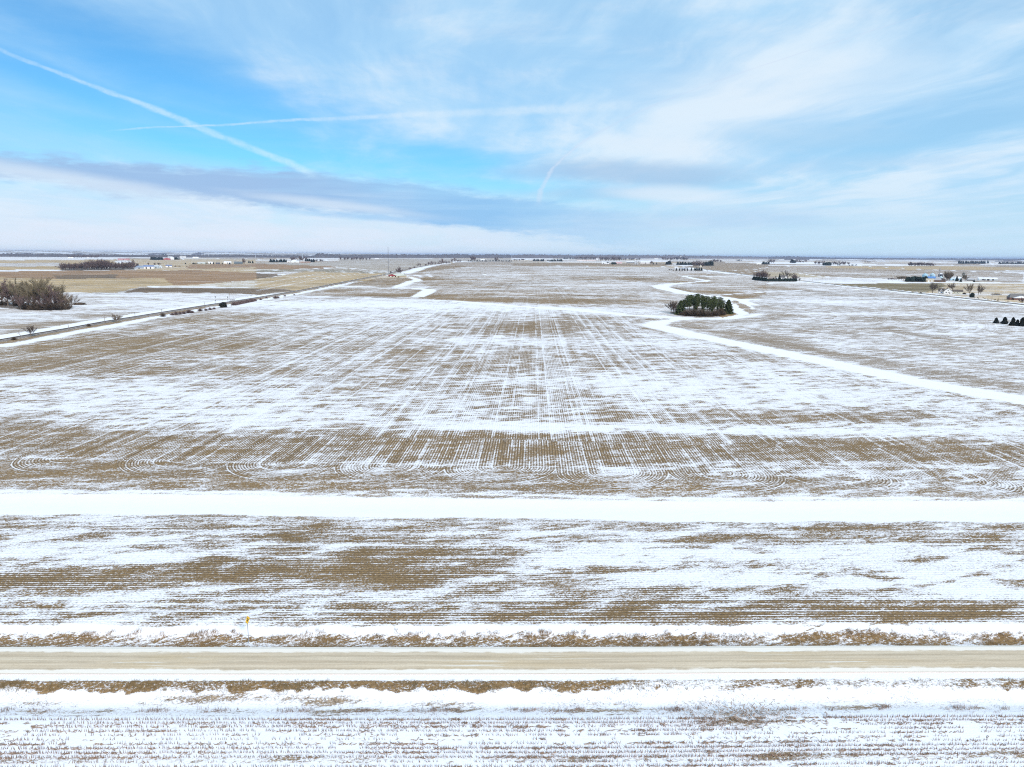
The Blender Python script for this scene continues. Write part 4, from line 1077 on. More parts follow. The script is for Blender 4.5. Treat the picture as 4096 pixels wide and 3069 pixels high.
# windbreak farmstead
HB = 'clipped evergreens of the windbreak hedge'
for i in range(13):
    f = i / 12; u = 2086 + 110 * f; v = 345 + 12 * f
    tree('arbor', SG('c', u, v), up('c', u, v, 29), 'dense evergreen in the windbreak hedge on the snow', 'tree', HB, wide=1.15)
for i in range(22):
    u = -15 + 260 * i / 21; v = 358
    tree('arbor', SG('d', u, v), up('d', u, v, random.choice([22, 25, 30])), 'dense evergreen in the windbreak hedge on the snow', 'tree', HB, wide=.95)
cluster('purple', 'c', 2110, 2205, 340, 72, 6, 'bare tree rising behind the windbreak hedge', 'bare trees behind the windbreak', 6, 1.1)
tree('dark', SG('d', 160, 338), up('d', 160, 338, 74), 'dark spreading bare tree behind the gabled windbreak house', 'tree', wide=1.2)
cluster('purple', 'd', 215, 250, 345, 50, 3, 'bare tree behind the eastern end of the windbreak', 'bare trees at the windbreak end', 4, 1.1)
tree('spruce', SG('d', 98, 345), up('d', 98, 345, 50), 'pointed spruce between hedge and windbreak house', 'tree')
tree('spruce', SG('d', 66, 345), up('d', 66, 345, 34), 'small pointed spruce west of the windbreak house', 'tree')
tree('dark', SG('d', 272, 358), up('d', 272, 358, 30), 'small bare tree at the road by the windbreak end', 'tree')
# roadside farmhouse yard
tree('dark', SG('d', 1420, 461), up('d', 1420, 461, 92), 'large fan-shaped bare tree west of the white farmhouse', 'tree', wide=1.25)
tree('dark', SG('d', 1593, 440), up('d', 1593, 440, 68), 'bare tree rising behind the white farmhouse', 'tree', wide=1.3)
tree('bare', SG('d', 1742, 473), up('d', 1742, 473, 88), 'slim bare tree on the snowy lawn behind the round cedar', 'tree', wide=.9)
tree('dark', SG('d', 1816, 475), up('d', 1816, 475, 92), 'slim dark bare tree on the lawn, taller of a pair', 'tree', wide=.75)
tree('bare', SG('d', 1835, 470), up('d', 1835, 470, 50), 'low spreading bare tree beside the slim dark one', 'tree', wide=1.1)
tree('round', SG('d', 1762, 498), up('d', 1762, 498, 40), 'egg-shaped dark cedar on the lawn by the paved road', 'tree', name='cedar_tree', wide=.78)
for u, v, hv in [(1787, 503, 9), (1812, 502, 9), (1817, 507, 8), (1858, 501, 8), (1874, 512, 10), (1900, 516, 9), (1961, 522, 12), (1987, 526, 11), (2073, 535, 9)]:
    t = tree('cedar', SG('d', u, v), up('d', u, v, hv), 'small dark young evergreen on the tan verge by the road', 'shrub', 'young evergreens on the verge', name='young_evergreen', wide=1.1)
tree('purple', SG('d', 2196, 548), up('d', 2196, 548, 46), 'small leafless ornamental tree before the brick house', 'tree', wide=1.4)
for u, v, hv in [(1690, 470, 14), (1700, 471, 16), (1660, 458, 10)]:
    shrub(SG('d', u, v), up('d', u, v, hv), 'bare bush on the snow east of the farmhouse', 'bushes east of the farmhouse', 1.3)
pile2 = solo('brush_pile', shrub_mesh(2.0, 7.5, 700, TWIG_DK, .25, .8), 'long low brush pile on the snowy field behind the young evergreens', 'brush pile', SG('d', 1973, 473))
# blue-roofed farmyard
for i in range(17):
    u = 1192 + 168 * (i + random.random()) / 17
    tree('round' if i % 3 else 'spruce', SG('d', u, 362 - random.uniform(0, 5)), up('d', u, 360, random.uniform(34, 46)), 'dark green tree in the evergreen belt west of the blue barn', 'tree', 'evergreen belt by the blue barn', wide=.8)
cluster('bare', 'd', 1125, 1185, 350, 36, 5, 'rusty bare tree at the western end of the evergreen belt', 'bare trees at the evergreen belt', 3, 1.3)
cluster('purple', 'd', 1030, 1112, 345, 15, 7, 'low brown brush west of the evergreen belt', 'low brush west of the belt', 2, 1.8)
cluster('bare', 'd', 1535, 1572, 357, 74, 4, 'bushy bare tree between the arched house and the pale sheds', 'bare trees beside the arched house', 4, 1.0)
tree('spruce', SG('d', 1630, 358), up('d', 1630, 358, 44), 'blue green spruce before the pale farm shed', 'tree', wide=1.25)
tree('spruce', SG('d', 1665, 363), up('d', 1665, 363, 34), 'short dark spruce at the farm lane', 'tree', wide=1.2)
_p = pine(20, SPRUCE, .3, .16, 26, 40)
t = thing('pine_tree', 'tall ragged pine in the farmyard with a bare tree against it', 'tree', SG('d', 1683, 350), 0, None, up('d', 1683, 350, 66) / 20.); part('trunk', _p[0], t); part('crown', _p[1], t)
cluster('bare', 'd', 1694, 1716, 358, 58, 2, 'bare tree against the ragged farmyard pine', 'bare trees by the farmyard pine', 3, .9)
tree('spruce', SG('d', 1780, 364), up('d', 1780, 364, 20), 'squat spruce alone before the white roofed shed', 'tree', wide=1.6)
for u in (1394, 1430, 1492, 1522):
    tree('cedar', SG('d', u, 360), up('d', u, 360, 14), 'small dark shrub along the arched house front', 'shrub', 'shrubs before the arched house', name='shrub', wide=1.0)
cluster('dark', 'd', 1850, 1930, 357, 18, 3, 'small bare tree before the long pale shed', 'small trees before the long pale shed', 1, 1.2)
tree('arbor', SG('d', 1962, 350), up('d', 1962, 350, 22), 'bluish evergreen at the end of the long pale shed', 'tree', wide=.8)
# snowy farmstead north of the waterway
for u, hv in [(1420, 24), (1447, 22), (1470, 20), (1492, 22), (1516, 22), (1550, 26), (1578, 26), (1590, 30), (1606, 28), (1620, 28), (1638, 30)]:
    tree('spruce', SG('c', u, 266), up('c', u, 266, hv), 'pointed evergreen in the row before the low grey house', 'tree', 'evergreens before the low grey house', wide=1.2)
for u, v in [(1362, 259), (1380, 262), (1395, 264)]:
    shrub(SG('c', u, v), up('c', u, v, 8), 'dark brush at the field corner by the evergreen row', 'brush by the evergreen row', 2.0)
# far farm groves: (kind, view, u0, u1, base, height, n, label)
FARC = [
 ('farspruce', 'a', 1306, 1408, 174, 24, 12, 'dark tree in the far clump before the red barn', 1.5), ('farspruce', 'a', 1405, 1440, 150, 26, 4, 'far dark conifer above the farm roofs', 1.2), ('farspruce', 'a', 1505, 1550, 172, 22, 5, 'far conifer just east of the red barn', 1.1),
 ('farbare', 'a', 585, 860, 157, 28, 26, 'bluish tree in the far copse beyond the woodlot', 1.3), ('farbare', 'a', 500, 590, 138, 12, 9, 'tree in the small far copse nearest the river woods', 1.6),
 ('farspruce', 'a', 1655, 1705, 210, 12, 5, 'low conifer in the far western farm strip', 1.4), ('farspruce', 'a', 1775, 1850, 211, 16, 4, 'conifer between sheds in the far farm strip', 1.2), ('farspruce', 'a', 1600, 1606, 210, 12, 1, 'lone dark tree west of the far farm strip', 1.8), ('farspruce', 'a', 1915, 1925, 212, 15, 1, 'lone conifer amid the far farm strip', 1.4),
 ('farspruce', 'a', 1975, 1990, 212, 15, 2, 'conifer west of the dark barn', 1.4), ('farbare', 'a', 2100, 2118, 208, 44, 2, 'bare tree towering by the dark barn', .9), ('farspruce', 'a', 2140, 2195, 202, 20, 5, 'thin conifer east of the dark barn', .8), ('farbare', 'a', 1500, 1620, 238, 16, 6, 'small leafless tree east of the white shed', 1.2),
 ('farspruce', 'a', 1478, 1486, 236, 16, 1, 'round conifer against the white shed', 1.6), ('farspruce', 'a', 1186, 1196, 228, 24, 2, 'conifer at the end of the woodlot', 1.0), ('farbare', 'a', 1270, 1400, 222, 26, 6, 'bare tree behind the blue roofed sheds', 1.2),
 ('farspruce', 'b', 120, 262, 194, 26, 14, 'dark conifer in the belt west of the domed barn', 1.3), ('farbare', 'b', 300, 440, 186, 42, 9, 'bare tree around the far silo', 1.2), ('farspruce', 'b', 428, 500, 192, 28, 6, 'conifer behind the rusty machinery', 1.3), ('farbare', 'b', 480, 578, 192, 26, 9, 'leafless tree at the eastern end of the silo farm', 1.4),
 ('farbare', 'b', 728, 985, 178, 34, 17, 'bare tree in the far row west of the mast', 1.1), ('farbare', 'b', 1860, 1900, 185, 42, 4, 'tall bare tree above the far dark hedge', 1.1), ('farbare', 'b', 2060, 2095, 186, 34, 3, 'bare tree in the middle of the far dark hedge', 1.0), ('farspruce', 'b', 1830, 2212, 187, 10, 30, 'low evergreen in the far dark hedge', 2.0),
 ('farbare', 'c', 15, 112, 182, 20, 8, 'tree in the far copse at the hedge end', 1.4), ('farspruce', 'c', 180, 276, 184, 17, 8, 'evergreen in a far farm grove', 1.5), ('farspruce', 'c', 306, 440, 187, 19, 12, 'conifer in the far belt of evergreens', 1.3), ('farspruce', 'c', 440, 540, 165, 12, 8, 'tiny conifer in the farthest farm row', 1.4),
 ('farbare', 'c', 545, 728, 172, 26, 26, 'grey tree in the far rectangular plantation', 1.2), ('farbare', 'c', 755, 935, 182, 36, 18, 'bare tree in the far village grove', 1.2), ('farbare', 'c', 935, 1102, 178, 22, 14, 'bare tree east of the village grove', 1.4),
 ('farbare', 'c', 1300, 1522, 178, 30, 20, 'bare tree of the far grove under the water tower', 1.3), ('farspruce', 'c', 1425, 1565, 218, 26, 14, 'conifer in the belt along the far road', 1.1), ('farbare', 'c', 1562, 1650, 236, 54, 10, 'bare tree in the clump above the low grey house', .9), ('farspruce', 'c', 1640, 1735, 224, 36, 10, 'evergreen in the clump east of the bare trees', 1.2),
 ('farbare', 'c', 1705, 1810, 195, 26, 9, 'tree trailing east from the far clump', 1.2), ('farspruce', 'c', 1326, 1368, 214, 30, 4, 'dense evergreen clump beside the far road', 1.8), ('round', 'c', 868, 892, 212, 22, 3, 'round green evergreen by the pink roofed house', 1.2), ('farbare', 'c', 1195, 1215, 210, 26, 3, 'bare tree beside the pale far sheds', 1.0), ('farspruce', 'c', 1205, 1252, 213, 16, 2, 'small conifer east of the pale sheds', 1.0),
 ('farspruce', 'c', 820, 838, 208, 16, 3, 'conifer beside the white far shed', 1.2), ('farspruce', 'c', 2165, 2225, 212, 24, 6, 'evergreen in the far eastern grove edge', 1.4), ('farspruce', 'c', 1940, 1985, 182, 10, 4, 'little conifer on the plain', 1.6),
 ('farbare', 'd', 0, 62, 204, 34, 6, 'tree of the far grove beside a white dome', 1.2), ('farspruce', 'd', 195, 240, 200, 28, 5, 'dark tree at the western end of a far belt', 1.2), ('farbare', 'd', 240, 335, 198, 24, 8, 'bare tree in a far belt', 1.3), ('farbare', 'd', 398, 476, 214, 34, 7, 'bare tree west of the round evergreen', 1.2),
 ('round', 'd', 482, 534, 222, 27, 4, 'broad evergreen in the round far clump', 1.3), ('farbare', 'd', 545, 700, 218, 30, 12, 'bare tree east of the round clump', 1.3), ('farspruce', 'd', 600, 622, 222, 22, 2, 'dark conifer among far bare trees', 1.1), ('farspruce', 'd', 700, 772, 222, 10, 5, 'dark bush at the far white lane', 2.2),
 ('farbare', 'd', 828, 884, 198, 14, 6, 'tree in the lone copse on the snow', 1.8), ('farbare', 'd', 1215, 1440, 228, 36, 30, 'dark tree in the broad far woodlot beyond the leg elevator', 1.3), ('farspruce', 'd', 1640, 1880, 207, 26, 26, 'conifer in the long far belt on the plain', 1.0), ('farspruce', 'd', 1895, 1910, 204, 24, 2, 'single conifer past the long belt', .8), ('farspruce', 'd', 1990, 2240, 208, 16, 22, 'evergreen in the far belt at the eastern edge', 1.9),
]
for kd, vw, u0, u1, vb, hv, n, lab, wd in FARC:
    if kd == 'farbare' and n > 3: n, wd = max(3, round(n * .58)), wd * 1.4
    cluster(kd, vw, u0, u1, vb, hv, n, lab, 'far trees: ' + lab if n > 1 else None, 2, wd)

# ------------------------------------------------------------------ buildings
_mc = {}
def paint_mat(c, rough=.6, var=.12):
    k = (tuple(c), rough)
    if k not in _mc: _mc[k] = principled('paint_%d' % len(_mc), c, rough, var, scale=.7)
    return _mc[k]
WHITE = (.74, .73, .70); CREAM = (.70, .66, .53); SNOWROOF = (.82, .84, .88); REDP = (.30, .045, .05); GREY = (.36, .37, .38); DGREY = (.10, .10, .105)
BLUEP = (.10, .22, .48); LBLUE = (.36, .55, .66); BROWN = (.13, .085, .06); TANP = (.45, .38, .27); DARK = (.035, .035, .04); GLASS = paint_mat((.05, .06, .075), .15)
BRICKC = (.20, .10, .075)
def gable_parts(t, w, d, he, hr, wall, roof, axis='x', front_doors=(), front_wins=(), over=.35, roof_t=.18, end_wins=()):
    """gable building centred on t: w along x, d along y; axis = ridge direction"""
    if axis == 'x':
        pts = [(-d / 2, 0), (d / 2, 0), (d / 2, he), (0, hr), (-d / 2, he)]
        body = MB().extrude(pts, 'x', -w / 2, w / 2)
        s = (hr - he) / (d / 2)
        for sg, nm in ((-1, 'roof'), (1, 'roof')):
            y0, z0 = sg * (d / 2 + over), he - s * over
            pr = [(y0, z0 + .02), (0, hr + .02), (0, hr + .02 + roof_t), (y0, z0 + .02 + roof_t)]
            part('roof_slope', MB().extrude(pr, 'x', -w / 2 - over, w / 2 + over).mesh('roof_slope', paint_mat(roof)), t)
    else:
        pts = [(-w / 2, 0), (w / 2, 0), (w / 2, he), (0, hr), (-w / 2, he)]
        body = MB().extrude(pts, 'y', -d / 2, d / 2)
        s = (hr - he) / (w / 2)
        for sg in (-1, 1):
            x0, z0 = sg * (w / 2 + over), he - s * over
            pr = [(x0, z0 + .02), (0, hr + .02), (0, hr + .02 + roof_t), (x0, z0 + .02 + roof_t)]
            part('roof_slope', MB().extrude(pr, 'y', -d / 2 - over, d / 2 + over).mesh('roof_slope', paint_mat(roof)), t)
    part('wall', body.mesh('wall', paint_mat(wall)), t)
    y = -d / 2
    for (x, z0, dw, dh, col) in front_doors:
        part('door', MB().box(x - dw / 2, x + dw / 2, y - .07, y + .02, z0, z0 + dh).mesh('door', paint_mat(col)), t)
    for (x, z0, ww, wh) in front_wins:
        wo_ = part('window', MB().box(x - ww / 2, x + ww / 2, y - .05, y + .02, z0, z0 + wh).mesh('window', GLASS), t)
        fr = MB()
        for a in (-1, 1):
            fr.box(x + a * ww / 2 - .06, x + a * ww / 2 + .06, y - .09, y - .01, z0 - .08, z0 + wh + .08)
            zz = z0 if a < 0 else z0 + wh
            fr.box(x - ww / 2 + .07, x + ww / 2 - .07, y - .088, y - .01, zz - .06, zz + .06)
        part('window_frame', fr.mesh('window_frame', paint_mat(WHITE)), wo_)
def shed(vw, u0, u1, vb, hv, label, wall, roof, name='farm_shed', cat='shed', d=None, axis='x', eave=.6, doors=1, wins=0, rz=0.0, group=None, doorcol=None):
    """farm shed whose front stands between (u0, vb) and (u1, vb) of a view; hv = ridge height in view pixels"""
    um = (u0 + u1) / 2
    w_ = mpp(vw, um, vb) * (u1 - u0); h = up(vw, um, vb, hv)
    d = d or max(6.0, min(w_ * .55, 16))
    c = SG(vw, um, vb); away = Vector((c.x, c.y, 0)).normalized()
    yaw = math.atan2(-c.x, c.y) * .6 + rz
    t = thing(name, label, cat, c + away * (d / 2), yaw, group)
    he = h * eave
    fd = [((i + .5) / max(doors, 1) * w_ * .8 - w_ * .4, .05, min(4.2, w_ * .22), he * .82, doorcol or DGREY) for i in range(doors)]
    fw = [(-w_ * .42 + w_ * .84 * (i + .5) / wins, he * .45, 1.1, he * .3) for i in range(wins)]
    gable_parts(t, w_, d, he, h, wall, roof, axis, fd, fw)
    return t
def bin_(vw, u, vb, wv, hv, label, wall, roof, group=None, cone=.28, name='grain_bin', cat='grain bin'):
    r_ = up(vw, u, vb, wv) / 2; h = up(vw, u, vb, hv)
    t = thing(name, label, cat, SG(vw, u, vb) + Vector((0, r_, 0)), 0, group)
    he = h * (1 - cone)
    prof = []
    nb = max(4, int(he / 1.1))
    for i in range(nb):
        z0 = he * i / nb; z1 = he * (i + 1) / nb
        prof += [(r_, z0), (r_ + .05, (z0 + z1) / 2)]
    prof += [(r_, he)]
    part('wall', MB().lathe(prof, 22).mesh('wall', paint_mat(wall, .35)), t)
    part('roof', MB().lathe([(r_ + .25, he - .1), (r_ * .25, h - .3), (r_ * .25, h), (.01, h + .02)], 22).mesh('roof', paint_mat(roof, .4)), t)
    lad = MB()
    for s in (-.25, .25): lad.box(s - .04, s + .04, -r_ - .25, -r_ - .17, .2, he)
    for i in range(int(he / .6)): lad.box(-.2, .2, -r_ - .23, -r_ - .19, .4 + i * .6, .45 + i * .6)
    part('ladder', lad.mesh('ladder', paint_mat(GREY)), t)
    return t

# red gabled barn by the railway
k_ = mpp('p', 1571, 1108)
bc = G(1569, 1108.5)
barn = thing('barn', 'long barn with a red gable front and pale roof beside the railway', 'barn', bc, math.radians(-13))
W_, D_, HE, HR = 43 * k_, 62.0, 4.3 * k_, 11.8 * k_
s_ = (HR - HE) / (W_ / 2)
for sg in (-1, 1):
    x0, z0 = sg * (W_ / 2 + .5), HE - s_ * .5
    part('roof_slope', MB().extrude([(x0, z0), (0, HR), (0, HR + .25), (x0, z0 + .25)], 'y', -.9, D_ + .6).mesh('roof_slope', paint_mat((.60, .60, .50))), barn)
part('gable', MB().extrude([(-W_ / 2, HE), (W_ / 2, HE), (0, HR - .03)], 'y', 0, .2).mesh('gable', paint_mat((.30, .03, .045))), barn)
for i in range(9):
    x = -W_ / 2 + .3 + (W_ - .6) * i / 8
    part('post', MB().box(x - .17, x + .17, .02, .36, 0, HE).mesh('post', paint_mat(TANP)), barn)
for i, on in enumerate([1, 0, 1, 1, 0, 1, 0, 1]):
    x = -W_ / 2 + .3 + (W_ - .6) * (i + .5) / 8
    if on: part('bay_panel', MB().box(x - 1.6, x + 1.6, .4, .5, .2 if i % 3 else .9, HE * .96).mesh('bay_panel', paint_mat(CREAM if i % 2 else WHITE)), barn)
part('side_wall', MB().box(-W_ / 2, -W_ / 2 + .2, .6, D_, 0, HE).box(W_ / 2 - .2, W_ / 2, .6, D_, 0, HE).mesh('side_wall', paint_mat(TANP)), barn)
part('back_wall', MB().extrude([(-W_ / 2 + .25, 0), (W_ / 2 - .25, 0), (W_ / 2 - .25, HE), (0, HR - .1), (-W_ / 2 + .25, HE)], 'y', D_ - .2, D_).mesh('back_wall', paint_mat(TANP)), barn)
shrub(G(1618, 1103), up('p', 1618, 1103, 9), 'grey green evergreen shrub at the corner of the red gabled barn', None, .6)
shrub(G(1594, 1110), up('p', 1594, 1110, 4), 'dark heap of brush before the red gabled barn', None, 1.3)
shrub(G(1563, 1091), up('p', 1563, 1091, 6), 'bluish shrub at the mast foot behind the red gabled barn', None, 1.4)

# radio mast
mh = up('b', 1145, 283, 216)
mast = thing('radio_mast', 'tall thin lattice radio mast rising above the horizon by the railway', 'radio mast', SG('b', 1145, 283))
lat = MB(); R_ = .75
for i in range(3):
    a = i * 2.094; lat.tube((R_ * math.cos(a), R_ * math.sin(a), 0), (R_ * math.cos(a), R_ * math.sin(a), mh), .21, .21, 4)
nseg = int(mh / 1.8)
for j in range(nseg):
    for i in range(3):
        a, b = i * 2.094, (i + 1) * 2.094; z0 = j * mh / nseg; z1 = (j + 1) * mh / nseg
        if (i + j) % 2: a, b = b, a
        lat.tube((R_ * math.cos(a), R_ * math.sin(a), z0), (R_ * math.cos(b), R_ * math.sin(b), z1), .10, .10, 3, False)
part('lattice', lat.mesh('lattice', paint_mat((.16, .17, .19))), mast)
part('antenna', MB().tube((0, 0, mh), (0, 0, mh + 3.5), .12, .06, 6).mesh('antenna', paint_mat((.3, .3, .3))), mast)
part('dish', MB().lathe([(.05, -.1), (.9, .2), (1.25, .7), (1.2, .75), (.85, .3), (.05, 0)], 16, (0, -1.9)).mesh('dish', paint_mat(WHITE)), mast)
bpy.data.objects['dish'].location = (0, 0, mh * .75)
part('base_block', MB().box(-1.6, 1.6, -1.6, 1.6, 0, .5).mesh('base_block', paint_mat(GREY)), mast)
hut = thing('equipment_hut', 'little pale hut at the foot of the radio mast', 'hut', SG('b', 1128, 287)); gable_parts(hut, 4.5, 3.2, 2.5, 3.1, WHITE, GREY, 'x', [(0, .05, 1, 2.0, DGREY)])
for vw, u, vb, hv, lab in [('b', 1197, 197, 34, 'thin far pole east of the radio mast'), ('b', 690, 200, 40, 'thin far pole on the greyish plain west of the mast'), ('a', 190, 272, 40, 'thin pole in the tan field above the western grove')]:
    h = up(vw, u, vb, hv)
    t = thing('utility_pole', lab, 'pole', SG(vw, u, vb)); part('shaft', MB().tube((0, 0, 0), (0, 0, h), .22, .15, 6).mesh('shaft', paint_mat((.2, .17, .14))), t); part('crossarm', MB().box(-1.3, 1.3, -.08, .08, h - .8, h - .6).mesh('crossarm', paint_mat((.2, .17, .14))), t)

# white farmhouse by the paved road (enlarged view q)
VIEW['q'] = (3540, 990, 556 / 2212.)
WOODM = paint_mat((.055, .045, .04))
fc = SG('q', 995, 738); mk = mpp('q', 995, 738)
away = Vector((fc.x, fc.y, 0)).normalized(); fyaw = math.atan2(-fc.x, fc.y) * .75
house = thing('farmhouse', 'white farmhouse with dark gabled roof, dormer and long garage wing', 'house', fc + away * 4.5, fyaw)
wg_, hr_ = 122 * mk, 88 * mk; he_ = hr_ * .45
gable_parts(house, wg_, 9.0, he_, hr_, WHITE, (.075, .06, .055), 'y', [(1.9, .1, 1.05, 2.3, (.2, .16, .14))], [(-2.6, 1.4, 2.0, 1.5), (.35, 1.5, .9, 1.4), (0, he_ + .9, 1.7, 1.2)])
lw = 92 * mk
wing = MB().extrude([(-1.5, 0), (4.4, 0), (4.4, he_), (1.45, hr_ - .9), (-1.5, he_)], 'x', -wg_ / 2 - lw * .72, -wg_ / 2 - .02)
part('wing_wall', wing.mesh('wing_wall', paint_mat(WHITE)), house)
for sg in (-1, 1):
    y0 = 1.45 + sg * 3.4; z0 = he_ - (hr_ - .9 - he_) / 2.95 * .45
    part('wing_roof', MB().extrude([(y0, z0 + .03), (1.45, hr_ - .87), (1.45, hr_ - .67), (y0, z0 + .23)], 'x', -wg_ / 2 - lw * .76, -wg_ / 2 + 1.5).mesh('wing_roof', paint_mat((.075, .06, .055))), house)
dx_ = -wg_ / 2 - lw * .34
dorm = part('dormer', MB().extrude([(dx_ - 1.3, he_ + .4), (dx_ + 1.3, he_ + .4), (dx_ + 1.3, he_ + 1.8), (dx_, he_ + 2.9), (dx_ - 1.3, he_ + 1.8)], 'y', -1.3, 1.6).mesh('dormer', paint_mat(WHITE)), house)
part('dormer_window', MB().box(dx_ - .5, dx_ + .5, -1.37, -1.28, he_ + .7, he_ + 1.8).mesh('dormer_window', GLASS), dorm)
for sg in (-1, 1): part('dormer_roof', MB().extrude([(dx_ + sg * 1.7, he_ + 1.55), (dx_, he_ + 2.95), (dx_, he_ + 3.12), (dx_ + sg * 1.7, he_ + 1.72)], 'y', -1.6, 1.4).mesh('dormer_roof', paint_mat((.075, .06, .055))), dorm)
part('window', MB().box(dx_ - .8, dx_ + .9, -1.57, -1.48, 1.0, 2.5).mesh('window', paint_mat((.10, .16, .32), .2)), house)
g0, g1 = wg_ / 2 + .02, wg_ / 2 + 148 * mk
part('garage_wall', MB().extrude([(-1.0, 0), (6.5, 0), (6.5, 3.7), (2.75, 6.3), (-1.0, 3.7)], 'x', g0, g1).mesh('garage_wall', paint_mat(CREAM)), house)
for sg in (-1, 1):
    part('garage_roof', MB().extrude([(2.75 + sg * 4.2, 3.45), (2.75, 6.35), (2.75, 6.55), (2.75 + sg * 4.2, 3.65)], 'x', g0 + .02, g1 + .4).mesh('garage_roof', paint_mat((.12, .095, .075))), house)
for x in (g0 + 3.2, g0 + 7.0): part('window', MB().box(x - .5, x + .5, -1.06, -.98, 1.7, 2.5).mesh('window', GLASS), house)
part('chimney', MB().box(-1.4, -.7, 1.0, 1.7, hr_ - 1, hr_ + 1.0).mesh('chimney', paint_mat(BRICKC)), house)
part('porch', MB().box(-wg_ / 2 - lw * .72, -wg_ / 2 - .1, -3.2, -1.55, 0, .4).mesh('porch', paint_mat((.3, .28, .25))), house)
fence = thing('yard_fence', 'white picket fence in front of the white farmhouse', 'fence', SG('q', 930, 752), fyaw)
for i in range(9):
    x = -6.2 + i * 1.55
    part('fence_panel', MB().box(x - .32, x + .32, -.04, .04, .1, 1.15).mesh('fence_panel', paint_mat(WHITE)), fence)
for i in range(8):
    x = -6.2 + .775 + i * 1.55
    part('fence_post', MB().box(x - .16, x + .16, -.1, .1, 0, 1.25).mesh('fence_post', WOODM), fence)
part('rail', MB().box(-6.4, 6.4, .05, .1, .5, .6).mesh('rail', paint_mat(WHITE)), fence)

# brick ranch house cut by the eastern edge
bc = SG('q', 2120, 838); bk = mpp('q', 2120, 838)
brick = thing('brick_house', 'low brick house with snow on its porch roof at the eastern edge', 'house', bc + Vector((4.0, 6.0, 0)), math.radians(-14))
bw_, bd_ = 24.0, 11.0
part('wall', MB().box(-bw_ / 2, bw_ / 2, -bd_ / 2, bd_ / 2, 0, 3.0).mesh('wall', paint_mat(BRICKC)), brick)
hh_ = 98 * bk
e_ = .7
part('roof', MB().face((-bw_ / 2 - e_, -bd_ / 2 - e_, 2.95), (bw_ / 2 + e_, -bd_ / 2 - e_, 2.95), (bw_ / 2 - 3, 0, hh_), (-bw_ / 2 + 2, 0, hh_)).face((bw_ / 2 + e_, bd_ / 2 + e_, 2.95), (-bw_ / 2 - e_, bd_ / 2 + e_, 2.95), (-bw_ / 2 + 2, 0, hh_), (bw_ / 2 - 3, 0, hh_))
     .face((-bw_ / 2 - e_, bd_ / 2 + e_, 2.95), (-bw_ / 2 - e_, -bd_ / 2 - e_, 2.95), (-bw_ / 2 + 2, 0, hh_)).face((bw_ / 2 + e_, -bd_ / 2 - e_, 2.95), (bw_ / 2 + e_, bd_ / 2 + e_, 2.95), (bw_ / 2 - 3, 0, hh_)).mesh('roof', paint_mat((.17, .16, .155))), brick)
part('porch_wall', MB().box(-8, 9, -bd_ / 2 - 3.5, -bd_ / 2 - .01, 0, 2.6).mesh('porch_wall', paint_mat(BRICKC)), brick)
part('porch_roof', MB().extrude([(-9, 2.65), (10, 2.65), (.5, 5.6)], 'y', -bd_ / 2 - 4.0, -bd_ / 2 + 1).mesh('porch_roof', paint_mat(SNOWROOF)), brick)
for x in (-6, -2.5, 5): part('window', MB().box(x - .8, x + .8, -bd_ / 2 - 3.58, -bd_ / 2 - 3.48, .9, 2.1).mesh('window', GLASS), brick)

# blue-roofed farmyard
shed('q', 650, 790, 500, 36, 'long barn with a bright blue roof behind the evergreen belt', (.30, .36, .42), BLUEP, 'barn', 'barn', 14, eave=.25, doors=1)
shed('q', 790, 880, 499, 34, 'second blue roofed barn beside the elevator leg', (.5, .5, .5), (.16, .28, .50), 'barn', 'barn', 10, 'y', .45)
shed('q', 655, 765, 553, 54, 'tan sided shed in front of the blue barn', TANP, (.50, .44, .33), d=10, eave=.6, doors=2, doorcol=WHITE)
bin_('q', 660, 478, 86, 64, 'wide pale blue grain bin, westernmost of the farm bins', LBLUE, LBLUE, None, .4)
bin_('q', 772, 478, 74, 68, 'pale blue grain bin just west of the elevator leg', LBLUE, (.45, .60, .68), None, .35)
bin_('q', 901, 470, 66, 58, 'dark grain bin with a snowy cone roof', (.035, .04, .06), SNOWROOF, None, .25)
bin_('q', 905, 500, 60, 42, 'small pale blue bin below the dark bin', LBLUE, (.48, .62, .64), None, .55)
lh = up('q', 860, 492, 166)
leg = thing('grain_elevator', 'tall thin grain elevator leg with spouts above the blue farm bins', 'grain elevator', SG('q', 860, 492))
lg = MB()
for a in (-1, 1):
    for b in (-1, 1): lg.tube((a * .7, b * .7, 0), (a * .7, b * .7, lh * .93), .13, .13, 4)
for j in range(int(lh / 1.6)):
    z = j * 1.6
    if z > lh * .9: break
    for (p_, q_) in (((-.7, -.7), (.7, -.7)), ((.7, -.7), (.7, .7)), ((.7, .7), (-.7, .7)), ((-.7, .7), (-.7, -.7))): lg.tube((*p_, z), (*q_, z + 1.6), .07, .07, 3, False)
part('tower_frame', lg.mesh('tower_frame', paint_mat((.22, .23, .25))), leg)
part('leg_casing', MB().box(-.35, .35, -.25, .25, 0, lh * .95).mesh('leg_casing', paint_mat((.3, .31, .33))), leg)
part('head', MB().extrude([(-.8, lh * .93), (.8, lh * .93), (.8, lh * .97), (.3, lh), (-.3, lh), (-.8, lh * .97)], 'y', -.6, .6).mesh('head', paint_mat((.25, .26, .28))), leg)
for x, z in ((-16, .35), (-7, .34), (6, .42)): part('spout', MB().tube((0, 0, lh * .88), (x, 2, lh * z), .14, .14, 5).mesh('spout', paint_mat((.45, .47, .5))), leg)
ac = SG('q', 858, 552); ak = mpp('q', 858, 552)
arch = thing('arched_house', 'brown farm building under a snow-dusted arched roof', 'house', ac + Vector((3, 7, 0)), math.atan2(-ac.x, ac.y) * .6)
aw, ah = 185 * ak, 66 * ak
